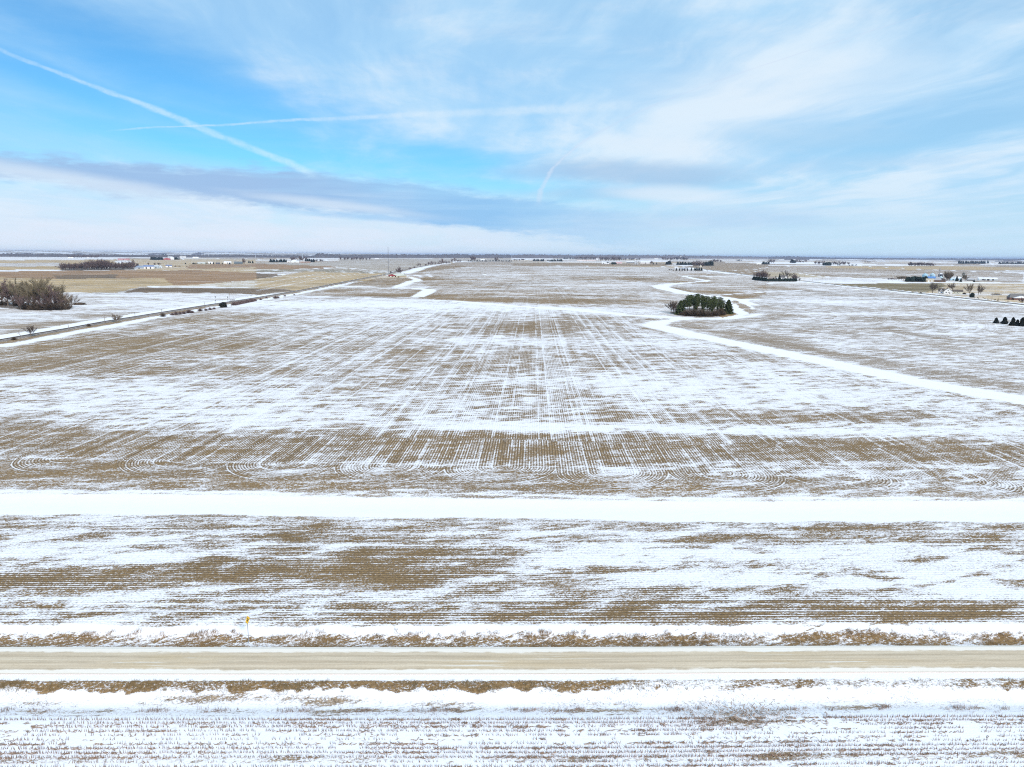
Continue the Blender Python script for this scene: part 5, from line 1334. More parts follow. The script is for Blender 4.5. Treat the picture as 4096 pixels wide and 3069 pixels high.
prof = [(-aw / 2, ah * .38)] + [(-aw / 2 + aw * .62 * i / 10, ah * (.38 + .55 * math.sin(math.pi * (i / 10) * .62 + .0))) for i in range(1, 11)]
part('wall', MB().box(-aw / 2, aw / 2, -6, 6, 0, ah * .45).mesh('wall', paint_mat(BROWN)), arch)
part('roof_arch', MB().extrude([(-aw * .5, ah * .46), (-aw * .42, ah * .66), (-aw * .28, ah * .86), (-aw * .1, ah * .97), (aw * .06, ah * .92), (aw * .16, ah * .80), (aw * .16, ah * .46)], 'y', -6.4, 6.4).mesh('roof_arch', paint_mat((.38, .40, .44))), arch)
part('roof_gable', MB().extrude([(aw * .165, ah * .46), (aw * .53, ah * .46), (aw * .40, ah * .82), (aw * .24, ah * .95), (aw * .165, ah * .88)], 'y', -6.6, 6).mesh('roof_gable', paint_mat((.075, .06, .055))), arch)
for x in (-.32, -.12, .1, .34): part('window', MB().box(aw * x - .7, aw * x + .7, -6.08, -5.98, ah * .16, ah * .33).mesh('window', GLASS), arch)
for u0, u1, vb, hv, lab, wl, rf, n_ in [(1040, 1115, 525, 44, 'pale blue farm shed east of the bushy bare trees', LBLUE, (.62, .70, .74), 1), (1120, 1205, 522, 46, 'second pale blue farm shed beside the ragged pine', LBLUE, SNOWROOF, 1), (1310, 1400, 530, 30, 'low dark farm shed with a snowy roof patch', DGREY, (.55, .56, .58), 1),
        (1500, 1760, 525, 42, 'long pale shed with a snow-covered roof at the farm end', (.55, .62, .66), SNOWROOF, 3), (1415, 1490, 543, 12, 'low dark lean-to on the farm lane', BROWN, (.2, .19, .18), 0)]:
    shed('q', u0, u1, vb, hv, lab, wl, rf, d=9 if hv > 20 else 5, eave=.62, doors=n_)
# windbreak farmstead and low grey house
t = shed('d', 108, 168, 340, 32, 'gabled house with a white front behind the windbreak hedge', WHITE, (.12, .105, .10), 'house', 'house', 12, 'x', .45, 1, 3)
fg = bpy.data.objects.new('front_gable', None); link(fg, t); fg.location = (up('d', 148, 343, 10), -8.3, 0)
gable_parts(fg, up('d', 148, 343, 26), 5, up('d', 148, 343, 12), up('d', 148, 343, 30), WHITE, (.12, .105, .10), 'y')
shed('d', 0, 60, 345, 24, 'low brownish shed behind the windbreak hedge', TANP, (.28, .24, .21), d=8, eave=.5)
shed('c', 1450, 1512, 259, 19, 'low grey house behind the row of pointed evergreens', (.42, .43, .44), (.34, .37, .42), 'house', 'house', 12, eave=.5, doors=1, wins=4)
shed('c', 1620, 1640, 242, 26, 'pale barn gable showing between far bare trees', (.62, .58, .48), (.4, .38, .36), 'barn', 'barn', 14, 'y', .5)
# western farmstead by the woodlot
shed('a', 1170, 1244, 250, 27, 'grey blue metal shed at the end of the woodlot', (.42, .46, .50), (.24, .30, .40), d=18, eave=.45, doors=1)
shed('a', 1246, 1328, 250, 30, 'white shed with a blue roof and two dark doors', WHITE, (.15, .22, .40), d=16, eave=.62, doors=2)
shed('a', 1330, 1372, 246, 27, 'grey metal shed between two white sheds', (.40, .46, .50), (.45, .50, .55), d=14, eave=.6)
shed('a', 1374, 1400, 244, 25, 'pale gable shed with a dark open door', (.62, .68, .72), (.55, .60, .64), d=12, axis='y', eave=.6, doors=1, doorcol=DARK)
shed('a', 1436, 1486, 236, 20, 'white shed with a dark blue roof standing apart', WHITE, (.12, .16, .30), d=12, eave=.6, doors=1)
# far buildings
FARBLD = [
 ('a', 1024, 1116, 176, 14, 'far long barn with a red roof north of the woodlot', (.55, .4, .38), (.30, .06, .07), 'x', .5), ('a', 1416, 1472, 173, 18, 'far red barn beside the dark clump', (.38, .10, .11), (.5, .35, .35), 'y', .6), ('a', 1475, 1502, 172, 20, 'pale far shed east of the red barn', WHITE, SNOWROOF, 'x', .6),
 ('a', 1556, 1606, 152, 14, 'far whitish barn on the plain west of the white dome shed', WHITE, GREY, 'x', .6), ('a', 1668, 1714, 158, 11, 'far white low shed by a lone dark tree', WHITE, SNOWROOF, 'x', .5), ('a', 1452, 1490, 152, 12, 'far grey farmhouse above the red barn', (.5, .5, .5), GREY, 'x', .55), ('a', 592, 632, 158, 9, 'tiny white house before the far copse', WHITE, SNOWROOF, 'x', .5),
 ('a', 755, 770, 156, 7, 'tiny white shed under the far copse', WHITE, WHITE, 'x', .5), ('a', 880, 905, 148, 6, 'tiny white barn beyond the far copse', WHITE, WHITE, 'x', .5),
 ('a', 1710, 1772, 208, 13, 'greenish grey shed in the western farm strip', (.42, .47, .44), (.6, .62, .62), 'x', .6), ('a', 1800, 1838, 206, 16, 'white far shed among strip conifers', WHITE, SNOWROOF, 'x', .6), ('a', 1866, 1900, 210, 14, 'small dark house in the western farm strip', DGREY, (.12, .12, .14), 'x', .5),
 ('a', 1938, 1998, 205, 18, 'large white shed west of the twin silos', WHITE, SNOWROOF, 'x', .6), ('a', 2028, 2094, 208, 20, 'dark low barn under the twin silos', (.10, .13, .14), (.14, .17, .19), 'x', .55),
 ('b', 305, 372, 196, 11, 'long white shed before the domed barn', WHITE, SNOWROOF, 'x', .7), ('b', 268, 300, 195, 14, 'small white house west of the domed barn', WHITE, GREY, 'y', .5), ('b', 378, 470, 196, 9, 'rusty machinery shed beside the domed barn', (.32, .18, .13), (.5, .38, .32), 'x', .6),
 ('b', 1030, 1060, 165, 7, 'tiny pale barn at the end of the far tree row', WHITE, SNOWROOF, 'x', .5), ('b', 1940, 1975, 180, 12, 'far snowy-roofed house behind the dark hedge', GREY, SNOWROOF, 'x', .5),
 ('c', 560, 722, 184, 10, 'very long far shed with a reddish roof line', WHITE, (.42, .16, .18), 'x', .75), ('c', 728, 760, 176, 19, 'pale square far building by the plantation', (.66, .66, .68), (.6, .6, .62), 'x', .85), ('c', 776, 806, 208, 17, 'white far shed beside the plains pole', (.66, .69, .73), SNOWROOF, 'x', .7),
 ('c', 806, 838, 209, 10, 'small white far garage with dark shrubs', WHITE, SNOWROOF, 'x', .6), ('c', 898, 950, 206, 16, 'far house with a pink roof', (.62, .5, .5), (.55, .36, .36), 'x', .5), ('c', 990, 1058, 200, 12, 'far dark-walled hog shed with a white roof', DGREY, SNOWROOF, 'x', .6),
 ('c', 1060, 1092, 212, 18, 'far grey metal shed with a gable front', (.45, .48, .52), (.5, .53, .57), 'y', .6), ('c', 1110, 1196, 206, 18, 'wide pale far shed east of the grey gable', (.68, .68, .68), SNOWROOF, 'x', .7), ('c', 80, 112, 180, 8, 'tiny pale house in the far copse', WHITE, GREY, 'x', .5),
 ('c', 1230, 1262, 164, 6, 'tiny white barn under the far wood line', WHITE, WHITE, 'x', .5), ('c', 2112, 2150, 212, 12, 'white domed shed on the plain', WHITE, WHITE, 'x', .4), ('c', 236, 262, 170, 6, 'tiny bright shed above a far grove', WHITE, WHITE, 'x', .5), ('d', 210, 236, 176, 6, 'tiny white house in the far belt', WHITE, SNOWROOF, 'x', .5),
 ('d', 640, 668, 219, 8, 'little pale house among far bare trees', (.6, .56, .5), GREY, 'x', .5), ('d', 555, 575, 218, 7, 'small pale garage east of the round clump', (.6, .56, .5), GREY, 'x', .5), ('d', 1640, 1660, 166, 5, 'tiny barn on the horizon', WHITE, WHITE, 'x', .5),
]
for vw, u0, u1, vb, hv, lab, wl, rf, ax, ev in FARBLD: shed(vw, u0, u1, vb, hv, lab, wl, rf, 'farm_building', 'farm building', axis=ax, eave=ev, doors=1)
for u, lab in ((2024, 'western one of the twin far silos'), (2036, 'eastern one of the twin far silos')): bin_('a', u, 194, 9, 30, lab, (.40, .38, .35), (.5, .5, .5), 'twin silos', .12, 'silo', 'silo')
bin_('b', 400, 176, 7, 60, 'tall far silo above the domed barn', (.35, .42, .48), (.4, .45, .5), None, .1, 'silo', 'silo')
dm = up('b', 330, 193, 20)
dome = thing('domed_barn', 'far white barn with a rounded roof at the silo farm', 'barn', SG('b', 332, 190))
part('wall', MB().box(-dm * .9, dm * .9, -8, 8, 0, dm * .35).mesh('wall', paint_mat(WHITE)), dome)
part('roof', MB().extrude([(dm * .95 * math.cos(a), dm * .352 + dm * .65 * math.sin(a)) for a in np.linspace(0, math.pi, 13)], 'y', -8.3, 8.3).mesh('roof', paint_mat(SNOWROOF)), dome)
part('door', MB().box(-1.5, 1.5, -8.1, -7.98, 0, dm * .3).mesh('door', paint_mat(GREY)), dome)
for u in (1068, 1080, 1100): bin_('c', u, 196, 12, 16, 'far steel grain bin behind the hog shed', (.55, .57, .6), (.62, .64, .66), 'far bins behind the hog shed', .3)
wt = thing('water_tower', 'tiny white water tower above the far woods', 'water tower', SG('c', 1457, 166)); wh = up('c', 1457, 166, 28)
part('tank', MB().lathe([(.1, wh * .72), (wh * .16, wh * .76), (wh * .2, wh * .86), (wh * .15, wh * .96), (.1, wh)], 16).mesh('tank', paint_mat(WHITE)), wt)
for a in range(4): part('leg', MB().tube((wh * .17 * math.cos(a * 1.571), wh * .17 * math.sin(a * 1.571), 0), (wh * .12 * math.cos(a * 1.571), wh * .12 * math.sin(a * 1.571), wh * .77), .5, .4, 5).mesh('leg', paint_mat(GREY)), wt)

# ------------------------------------------------------------------ poles, signals, sign, car
POLEM = paint_mat((.24, .20, .165), .9)
def pole(vw, u, vb, hv, label, cat='utility pole', arms=1, lean=(0, 0), group=None, rz=0.0, r=.19):
    h = up(vw, u, vb, hv)
    t = thing('utility_pole', label, cat, SG(vw, u, vb), rz, group)
    t.rotation_euler = (math.radians(lean[1]), math.radians(lean[0]), rz)
    part('shaft', MB().tube((0, 0, -.3), (0, 0, h), r, r * .7, 7).mesh('shaft', POLEM), t)
    for k in range(arms):
        z = h - .5 - k * 1.0
        arm = part('crossarm', MB().box(-1.0, 1.0, -.16, -.06, z, z + .12).mesh('crossarm', POLEM), t)
        for x in (-.85, -.4, .4, .85): part('insulator', MB().tube((x, -.11, z + .12), (x, -.11, z + .27), .05, .035, 6).mesh('insulator', paint_mat((.25, .35, .33), .3)), arm)
    return t
rz_ = math.radians(-28)
pole('a', 192, 846, 54, 'short railway pole leaning far over at the western edge', lean=(-32, 0), rz=0)
pole('a', 597, 790, 88, 'leaning railway pole with crossarms over the snow strip', arms=2, lean=(-5, 0), rz=rz_)
pole('a', 907, 722, 62, 'upright railway pole west of the spreading bare tree', lean=(-2, 0), rz=rz_)
pole('a', 1169, 674, 50, 'railway pole east of the spreading bare tree', lean=(-3, 0), rz=rz_)
pole('a', 1398, 640, 40, 'railway pole by the lone dark bush', rz=rz_, arms=1)
pole('a', 1769, 578, 36, 'railway pole above the scrub before the signals', rz=rz_)
pole('a', 1926, 566, 30, 'short pole rising behind the dark round cedar', rz=rz_)
pole('a', 1986, 532, 84, 'tallest pole beside the grey signal cabinet', arms=0, r=.16)
pole('a', 2000, 576, 50, 'short pole on the near bank opposite the signal cabinet', arms=0)
pole('b', 100, 512, 34, 'short pole in the railway scrub past the thicket', arms=0)
for i, (u, vb, hv) in enumerate([(270, 350, 40), (312, 345, 42), (385, 358, 34), (466, 373, 54)]):
    pole('d', u, vb, hv, ['roadside pole nearest the windbreak end', 'roadside pole second from the windbreak', 'roadside pole third from the windbreak, over the snow', 'tall pair-like pole where the snow ditch widens'][i], rz=.5)
for u, vb, hv, lab in [(985, 428, 44, 'pole on the olive field side of the paved road'), (1150, 446, 48, 'pole at the eastern end of the olive field'), (1316, 452, 36, 'pole by the dark car on the paved road'), (1932, 525, 68, 'tall pole among the young evergreens'), (1990, 530, 34, 'thin short pole east of the tall verge pole')]:
    pole('d', u, vb, hv, lab, rz=.6)
for u, vb, hv, lab in [(132, 302, 24, 'thin pole on the far snowy lane, westernmost'), (532, 303, 22, 'thin pole on the far snowy lane, second from west'), (1185, 306, 26, 'thin pole on the far snowy lane, east end'), (730, 212, 56, 'tall thin pole beside the white far shed')]:
    pole('c', u, vb, hv, lab, r=.2)
for u, vb, hv, lab in [(900, 450, 12, 'little marker post in the snow ditch by the olive field')]:
    t = thing('marker_post', lab, 'post', SG('d', u, vb)); part('stake', MB().box(-.08, .08, -.08, .08, 0, up('d', u, vb, hv)).mesh('stake', paint_mat(TANP)), t); part('reflector', MB().box(-.1, .1, -.11, -.085, up('d', u, vb, hv) - .4, up('d', u, vb, hv) - .1).mesh('reflector', paint_mat(WHITE)), t)
BLACK = paint_mat((.012, .012, .014), .5); STEEL = paint_mat((.40, .41, .42), .4)
def signal(u, vb, hv, label):
    h = up('a', u, vb, hv)
    t = thing('railway_signal', label, 'railway signal', SG('a', u, vb), .5)
    part('mast', MB().tube((0, 0, 0), (0, 0, h), .10, .08, 8).mesh('mast', STEEL), t)
    for z, s in ((h * .86, 1.15), (h * .42, .9)):
        b = MB().extrude([(.42 * s * math.cos(a), z + .62 * s * math.sin(a)) for a in np.linspace(0, 6.283, 15)[:-1]], 'y', -.22, -.14)
        hd = part('signal_head', b.mesh('signal_head', BLACK), t)
        for dz in (-.3, 0, .3): part('lens_hood', MB().tube((0, -.23, z + dz * s), (0, -.5, z + dz * s), .12 * s, .13 * s, 8, False).mesh('lens_hood', BLACK), hd)
    lad = MB()
    for x in (-.18, .18): lad.box(x - .025, x + .025, .55, .6, 0, h * .9)
    for i in range(int(h * .9 / .4)): lad.box(-.16, .16, .56, .59, .3 + i * .4, .34 + i * .4)
    part('ladder', lad.mesh('ladder', STEEL), t)
    part('footing', MB().box(-.4, .4, -.4, .4, 0, .35).mesh('footing', paint_mat(GREY)), t)
signal(1863, 550, 66, 'westernmost two-headed railway signal on the snow'); signal(1970, 540, 52, 'two-headed railway signal close to the grey cabinet'); signal(2170, 505, 52, 'two-headed railway signal standing east, apart from the others')
cb = SG('a', 2010, 532)
cab = thing('signal_cabinet', 'grey metal signal cabinet beside the railway', 'cabinet', cb, .45); ck_ = up('a', 2010, 532, 1)
part('body', MB().box(-ck_ * 18, ck_ * 18, 0, 2.4, .2, ck_ * 20).mesh('body', paint_mat((.34, .36, .39))), cab)
for x in (-.5, .5): part('door', MB().box(ck_ * 18 * x - ck_ * 7, ck_ * 18 * x + ck_ * 7, -.05, .01, .4, ck_ * 18).mesh('door', paint_mat((.42, .44, .47))), cab)
part('roof', MB().box(-ck_ * 18 - .15, ck_ * 18 + .15, -.2, 2.6, ck_ * 20, ck_ * 20 + .15).mesh('roof', paint_mat((.55, .57, .6))), cab)

# yellow crossroad warning sign at the ditch
sg_ = thing('road_sign', 'yellow diamond warning sign with a black cross on a roadside post', 'road sign', G(994, 2560), math.radians(82))
PH = 3.75
part('post', MB().box(-.045, .045, -.03, .03, -.5, PH - .2).mesh('post', paint_mat((.25, .27, .30), .5)), sg_)
hd = .64
def dia(r, y0, y1): return MB().extrude([(r, PH - hd), (0, PH - hd + r), (-r, PH - hd), (0, PH - hd - r)], 'y', y0, y1)
plate = part('plate', dia(hd, -.055, -.035).mesh('plate', paint_mat((.85, .50, .01), .45)), sg_)
bd_m = MB()
for i in range(4):
    c0 = [(1, 0), (0, 1), (-1, 0), (0, -1)][i]; c1 = [(1, 0), (0, 1), (-1, 0), (0, -1)][(i + 1) % 4]
    o_, i_ = hd * .93, hd * .89
    bd_m.face((c0[0] * o_, -.058, PH - hd + c0[1] * o_), (c1[0] * o_, -.058, PH - hd + c1[1] * o_), (c1[0] * i_, -.058, PH - hd + c1[1] * i_), (c0[0] * i_, -.058, PH - hd + c0[1] * i_))
part('border', bd_m.mesh('border', BLACK), plate)
part('symbol', MB().box(-.06, .06, -.066, -.056, PH - hd - .33, PH - hd + .33).box(-.33, -.062, -.066, -.056, PH - hd - .06, PH - hd + .06).box(.062, .33, -.066, -.056, PH - hd - .06, PH - hd + .06).mesh('symbol', BLACK), plate)

# dark car on the paved road
def make_car(label, loc, rz, col):
    t = thing('parked_car' if 'parked' in label else 'car', label, 'car', loc, rz)
    bodyp = [(-2.3, .35), (2.3, .35), (2.35, .75), (2.1, .95), (1.0, 1.05), (.45, 1.55), (-1.5, 1.62), (-2.2, 1.1), (-2.35, .8)]
    part('body', MB().extrude(bodyp, 'y', -.9, .9).mesh('body', paint_mat(col, .3)), t)
    for y in (-.915, .90): part('side_window', MB().extrude([(-1.75, 1.1), (.75, 1.08), (.4, 1.45), (-1.45, 1.5)], 'y', y, y + .015).mesh('side_window', GLASS), t)
    for x in (-1.4, 1.4):
        for y in (-.95, .73):
            wv_ = MB()
            wv_.tube((x, y, .34), (x, y + .22, .34), .34, .34, 14)
            wl = part('wheel', wv_.mesh('wheel', BLACK), t); part('rim', MB().tube((x, y - .01 if y < 0 else y + .21, .34), (x, y + .01 if y < 0 else y + .23, .34), .2, .2, 10).mesh('rim', STEEL), wl)
    for y in (-.6, .6): part('headlight', MB().box(2.30, 2.37, y - .2, y + .2, .65, .8).mesh('headlight', paint_mat(WHITE)), t)
cz = SG('d', 1305, 462); d_, _, al_, fi_ = seg_dist(np.array([cz.x]), np.array([cz.y]), PAVE)
i0 = int(fi_[0]); tg = (PAVE[i0 + 1] - PAVE[i0]).normalized(); cp = PAVE[i0].lerp(PAVE[i0 + 1], fi_[0] - i0)
make_car('dark car driving on the paved road near the white farmhouse', cp + Vector((-tg.y, tg.x, 0)) * 1.6 + Vector((0, 0, .2)), math.atan2(-tg.y, -tg.x), (.03, .03, .035))
for u, v, lab in [(1940, 290, 'far dark car on the paved road beside the white ditch'), (1726, 263, 'farthest dark car on the paved road near the evergreen row')]:
    cz = SG('c', u, v); d_, _, al_, fi_ = seg_dist(np.array([cz.x]), np.array([cz.y]), PAVE)
    i0 = int(fi_[0]); tg = (PAVE[i0 + 1] - PAVE[i0]).normalized(); cp = PAVE[i0].lerp(PAVE[i0 + 1], fi_[0] - i0)
    make_car(lab, cp + Vector((-tg.y, tg.x, 0)) * -1.6 + Vector((0, 0, .2)), math.atan2(tg.y, tg.x), (.04, .04, .05))
HAZE_D, HAZE_TOP = 2.6e-5, 108.0

# ------------------------------------------------------------------ stubble rows, ditch grass
def ground_z(x, y):
    t = None
    X_ = np.asarray(x); Y_ = np.asarray(y)
    d_, s_, _, _ = seg_dist(X_, Y_, road_c); rt = d_ * s_
    return -.9 * np.exp(-((rt - T(2553)) / 2.6) ** 2) - .8 * np.exp(-((rt - T(2800)) / 2.6) ** 2), rt
def road_point(x, rt):
    """ground point rt metres north of the road at easting x"""
    xs = np.array([p[0] for p in road_c]); ys = np.array([p[1] for p in road_c])
    return np.interp(x, xs, ys) + rt
def hash_noise(x, seed): return vnoise(x, seed) + .5
def spikes(name, P, H, lean, wd, mat, k=3):
    """thin three-sided spikes at P (n x 3) of height H leaning by lean (n x 2)"""
    n = len(P); V = np.zeros((n, k + 1, 3))
    a0 = rng.uniform(0, 6.28, n)
    for i in range(k):
        a = a0 + 2 * math.pi * i / k
        V[:, i] = P + np.column_stack([np.cos(a) * wd, np.sin(a) * wd, np.zeros(n) - .03])
    V[:, k] = P + np.column_stack([lean[:, 0], lean[:, 1], H])
    b = np.arange(n)[:, None] * (k + 1)
    F = np.concatenate([b + np.array([[i, (i + 1) % k, k]]) for i in range(k)])
    return raw_mesh(name, V.reshape(-1, 3), F, mat)
def stuff(name, me):
    o = bpy.data.objects.new(name, me); o['kind'] = 'stuff'; return link(o)
STALK = plant_mat('corn_stalk', (.23, .135, .095), .4, .8)
rows_t = [T(v) for v in (2400 + y / 1.6193 for y in (772, 799, 824, 850, 877, 906, 934, 962, 992, 1022))]
step_ = np.mean(np.diff(rows_t))
rows_t = [rows_t[0] - step_ * -1.55] + [rows_t[0] + i * step_ for i in range(13)]
dens = [.30, .85, .95, .55, .6, .42, .30, .42, .75, .9, .8, .35, .6, .6]
Ps, Hs, Ls, Wd = [], [], [], []
Pd, Ad = [], []
for ri, (rt, dn) in enumerate(zip(rows_t, dens)):
    xs = np.arange(-85, 85, .155) + rng.normal(0, .03, len(np.arange(-85, 85, .155)))
    cov = .55 * hash_noise(xs / 6.0, ri * 3 + 1) + .45 * hash_noise(xs / 1.7, ri * 5 + 2)
    gapx = (np.abs(xs + 55.5 + .6 * ri) < 2.4) & (ri > 1) & (ri < 8)
    keep = (rng.random(len(xs)) < np.clip(dn * 1.25, 0, .93)) & (cov > .60 - dn * .58) & ~gapx
    if 1 <= ri <= 4: keep &= ~((xs > 24 + ri) & (xs < 36 + ri * 2))
    x = xs[keep]; n = len(x)
    y = road_point(x, rt) + rng.normal(0, .05, n)
    Ps.append(np.column_stack([x, y, np.zeros(n)]))
    h = rng.uniform(.30, .58, n) * (1.0 if ri else .5); Hs.append(h)
    kink = rng.random(n) < .22
    Ls.append(np.column_stack([np.where(kink, rng.normal(0, .28, n), rng.normal(.02, .06, n)), rng.normal(0, .07, n)])); Wd.append(np.full(n, .046))
    # leaf litter and fallen stalks caught along the row
    m = int(1700 * (dn if ri not in (3, 7) else 1.0))
    xd = rng.uniform(-85, 85, m); c2_ = .5 * hash_noise(xd / 5.0, ri * 7 + 3) + .5 * hash_noise(xd / 1.3, ri * 2 + 9)
    xd = xd[c2_ > .52]; m = len(xd)
    Pd.append(np.column_stack([xd, road_point(xd, rt) + rng.normal(-.05, .11, m), rng.uniform(.02, .12, m)]))
    a = rng.normal(.15, .5, m); ln = rng.uniform(.10, .32, m)
    Ad.append(np.column_stack([np.cos(a) * ln, np.sin(a) * ln, rng.normal(0, .05, m)]))
P = np.vstack(Ps); P[:, 2] = ground_z(P[:, 0], P[:, 1])[0]
stuff('corn_stubble', spikes('corn_stubble', P, np.concatenate(Hs), np.vstack(Ls), np.concatenate(Wd)[0], STALK))
P = np.vstack(Pd); A_ = np.vstack(Ad); P[:, 2] += ground_z(P[:, 0], P[:, 1])[0]
# scattered trash patch where the stubble is trampled
m = 1000
xt = rng.normal(29, 4.0, m); yt = road_point(xt, T(2866) + rng.normal(0, 1.5, m))
a = rng.uniform(0, 6.28, m); ln = rng.uniform(.08, .26, m)
P = np.vstack([P, np.column_stack([xt, yt, rng.uniform(.02, .1, m)])]); A_ = np.vstack([A_, np.column_stack([np.cos(a) * ln, np.sin(a) * ln, rng.normal(0, .06, m)])])
B_ = np.column_stack([-A_[:, 1], A_[:, 0], np.full(len(A_), .08)]); B_ /= np.linalg.norm(B_, axis=1)[:, None]
stuff('corn_litter', quads_mesh('corn_litter', P, A_, B_ * rng.uniform(.015, .04, len(P))[:, None], plant_mat('corn_leaf', (.24, .165, .115), .5, 1.0)))

def grass(name, n, rt_lo, rt_hi, dens_fn, h, mat, lean=(.18, .05), x0=-105, x1=105, per=7, spread=.16):
    cx_ = rng.uniform(x0, x1, n); ct = rng.uniform(rt_lo, rt_hi, n)
    k = rng.random(n) < dens_fn(cx_, ct)
    cx_, ct = cx_[k], ct[k]; m = len(cx_)
    sc = rng.uniform(.55, 1.25, m)
    x = np.repeat(cx_, per) + rng.normal(0, spread, m * per); t_ = np.repeat(ct, per) + rng.normal(0, spread, m * per)
    hh = np.repeat(sc, per) * rng.uniform(h * .5, h, m * per)
    y = road_point(x, t_)
    P_ = np.column_stack([x, y, ground_z(x, y)[0]])
    L_ = np.column_stack([rng.normal(lean[0], .16, m * per) * hh * 1.6, rng.normal(lean[1], .16, m * per) * hh * 1.6])
    return stuff(name, spikes(name, P_, hh, L_, .022, mat))
def patchy(s1, s2, thr, seed, lo=None, hi=None):
    def f(x, t):
        v = .6 * hash_noise((x + t * .9) / s1, seed) + .4 * hash_noise((x - t * 1.7) / s2, seed + 4)
        r = np.clip((v - thr) * 4, 0, 1)
        if lo is not None: r = r * np.clip((t - lo) / .8, 0, 1) * np.clip((hi - t) / .8, 0, 1)
        return r
    return f
n0, n1 = T(2583), T(2524)
grass('ditch_grass', 9500, n0, n1, lambda x, t: patchy(1.3, .9, .40, 3, n0, n1)(x, t) * np.clip(.45 + .55 * ((x + 60) / 70), .35, 1), .40, DRYG)
grass('ditch_grass', 900, T(2534), T(2518), patchy(2.6, 1.4, .52, 8), .58, plant_mat('tall_dry_grass', (.30, .19, .10), .35, .4), per=14, spread=.22)
s0, s1 = T(2756), T(2722)
grass('bank_grass', 5200, s0, s1, lambda x, t: patchy(2.2, 1.1, .36, 12)(x, t) * np.clip(.9 - (x + 20) / 75, .25, 1), .34, plant_mat('bank_turf', (.20, .15, .08), .4, .4))
grass('weed_line', 1900, T(2836), T(2816), patchy(3.5, 1.2, .42, 21), .55, plant_mat('weeds', (.26, .18, .14), .4, .5), (.05, .02), per=5, spread=.2)
grass('weed_line', 1500, T(2815), T(2758), patchy(5.5, 1.6, .55, 31), .22, plant_mat('weeds_dark', (.17, .13, .12), .4, .5), (.1, .03), per=5, spread=.18)
grass('weed_line', 700, T(2856), T(2840), patchy(3.5, 1.2, .35, 25), .2, STALK, (.05, .02), per=4, spread=.2)

# ------------------------------------------------------------------ far woods and hills
def rough_strip(name, vw, pts, depth, mat, jag, kind, seed, base_drop=0.0, seg=6.0):
    """long wooded or bare rise: pts = [(u, v base, height in view px)]; jag = size of the uneven outline (0..1)"""
    us = np.arange(pts[0][0], pts[-1][0], seg)
    vb = np.interp(us, [p[0] for p in pts], [p[1] for p in pts]); hv = np.interp(us, [p[0] for p in pts], [p[2] for p in pts])
    r_ = np.random.default_rng(seed)
    ax, ay, hh = [], [], []
    for u, v, h in zip(us, vb, hv):
        p = SG(vw, u, v); ax.append(p.x); ay.append(p.y); hh.append(up(vw, u, v, h))
    ax, ay, hh = map(np.array, (ax, ay, hh)); n = len(us); K = 7
    V = np.zeros((n, K, 3))
    sm = .5 * vnoise(us / 37., seed) + .35 * vnoise(us / 15., seed + 1)
    for k in range(K):
        f = k / (K - 1)
        prof = (math.sin(math.pi * min(1, f * 1.5) * .5) if jag > .3 else math.sin(math.pi * f * .72)) if k else 0
        top = hh * prof * (1 + jag * (sm + .45 * r_.normal(size=n) * (k > 0)))
        nx, ny = ax / np.hypot(ax, ay), ay / np.hypot(ax, ay)
        off = depth * f
        V[:, k, 0] = ax + nx * off; V[:, k, 1] = ay + ny * off; V[:, k, 2] = np.maximum(top, 0) - (.5 if k == 0 else 0)
    F = np.array([(i * K + k, (i + 1) * K + k, (i + 1) * K + k + 1, i * K + k + 1) for i in range(n - 1) for k in range(K - 1)])
    me_ = raw_mesh(name, V.reshape(-1, 3), F, mat)
    o = bpy.data.objects.new(name, me_); o['kind'] = kind; return link(o)
WOOD = plant_mat('far_wood', (.12, .10, .10), .3, .01)
HILL = bpy.data.materials.new('hill_fields'); HILL.use_nodes = True
hn = NT(HILL.node_tree); hp = hn.node('ShaderNodeTexCoord').outputs['Object']
hf = hn.noise(hn.vmul(hp, (1 / 1500., 1 / 700., 1 / 60.)), 1, 4, .6)
hb = hn.node('ShaderNodeBsdfPrincipled'); hb.inputs['Roughness'].default_value = .9
hn.put(hb.inputs['Base Color'], hn.mix(hn.step(hf, .46, .54), rgb(.30, .25, .20), rgb(.72, .73, .76)))
ho = hn.node('ShaderNodeOutputMaterial'); hn.put(ho.inputs[0], hb.outputs[0])
rough_strip('hills', 'a', [(-900, 120, 26), (0, 121, 30), (700, 124, 28), (1400, 128, 26), (2212, 133, 24)], 2500, HILL, .2, 'structure', 3)
rough_strip('hills', 'b', [(0, 133, 24), (600, 137, 22), (1200, 141, 16), (2212, 147, 14)], 2500, HILL, .25, 'structure', 5)
rough_strip('far_woods', 'a', [(-900, 142, 24), (0, 146, 26), (500, 148, 22), (1200, 150, 18), (1700, 152, 20), (2212, 153, 20)], 500, WOOD, .35, 'stuff', 7)
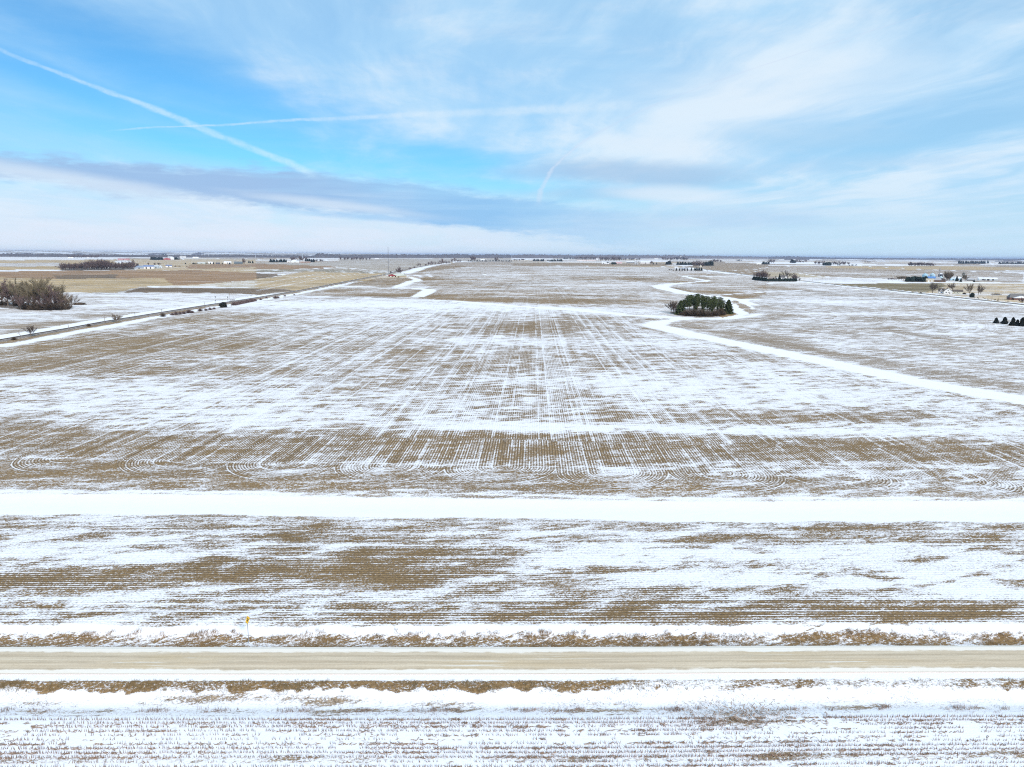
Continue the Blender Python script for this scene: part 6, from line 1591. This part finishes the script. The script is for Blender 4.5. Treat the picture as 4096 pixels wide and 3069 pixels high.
rough_strip('far_woods', 'b', [(0, 154, 20), (500, 156, 18), (540, 156, 36), (800, 157, 24), (1200, 157, 26), (1700, 157, 28), (2212, 158, 28)], 500, WOOD, .35, 'stuff', 9)
rough_strip('far_woods', 'c', [(0, 158, 30), (500, 160, 28), (1000, 161, 28), (1500, 162, 28), (1900, 163, 20), (2212, 164, 17)], 500, WOOD, .30, 'stuff', 11)
rough_strip('far_woods', 'd', [(0, 164, 18), (200, 165, 22), (400, 166, 16), (800, 168, 12), (1150, 171, 12), (1600, 174, 13), (2212, 177, 14), (3000, 180, 14)], 500, WOOD, .30, 'stuff', 13)
for vw, u0, u1, vb, hv, sd in [('a', 180, 380, 122, 12, 21), ('a', 640, 960, 124, 12, 22), ('a', 1280, 1500, 128, 14, 23), ('a', 1660, 1780, 130, 20, 24), ('b', 120, 320, 132, 14, 25), ('b', 330, 420, 134, 16, 26),
        ('d', 140, 360, 174, 16, 28), ('d', 990, 1090, 172, 13, 29), ('d', 1130, 1330, 172, 16, 30), ('d', 1470, 1560, 172, 12, 31), ('d', 1960, 2200, 188, 12, 32), ('d', 1600, 1700, 186, 8, 33)]:
    rough_strip('far_woods', vw, [(u0, vb, hv * .4), ((u0 + u1) / 2, vb, hv), (u1, vb, hv * .4)], 300, WOOD, .35, 'stuff', sd)

# ------------------------------------------------------------------ haze: one box of pale air round everything
hz_ = MB().box(-70000, 70000, -70000, 70000, -2.5, 260).mesh('haze', None) if False else None
hzm = bpy.data.materials.new('haze_air'); hzm.use_nodes = True
hh_ = NT(hzm.node_tree)
pv = hh_.node('ShaderNodeVolumePrincipled'); pv.inputs['Color'].default_value = rgb(.58, .72, 1.0); pv.inputs['Density'].default_value = HAZE_D
hho = hh_.node('ShaderNodeOutputMaterial'); hh_.put(hho.inputs['Volume'], pv.outputs[0])
haze = bpy.data.objects.new('haze', MB().box(-70000, 70000, -70000, 70000, -2.5, HAZE_TOP).mesh('haze', hzm)); haze['kind'] = 'stuff'; link(haze)
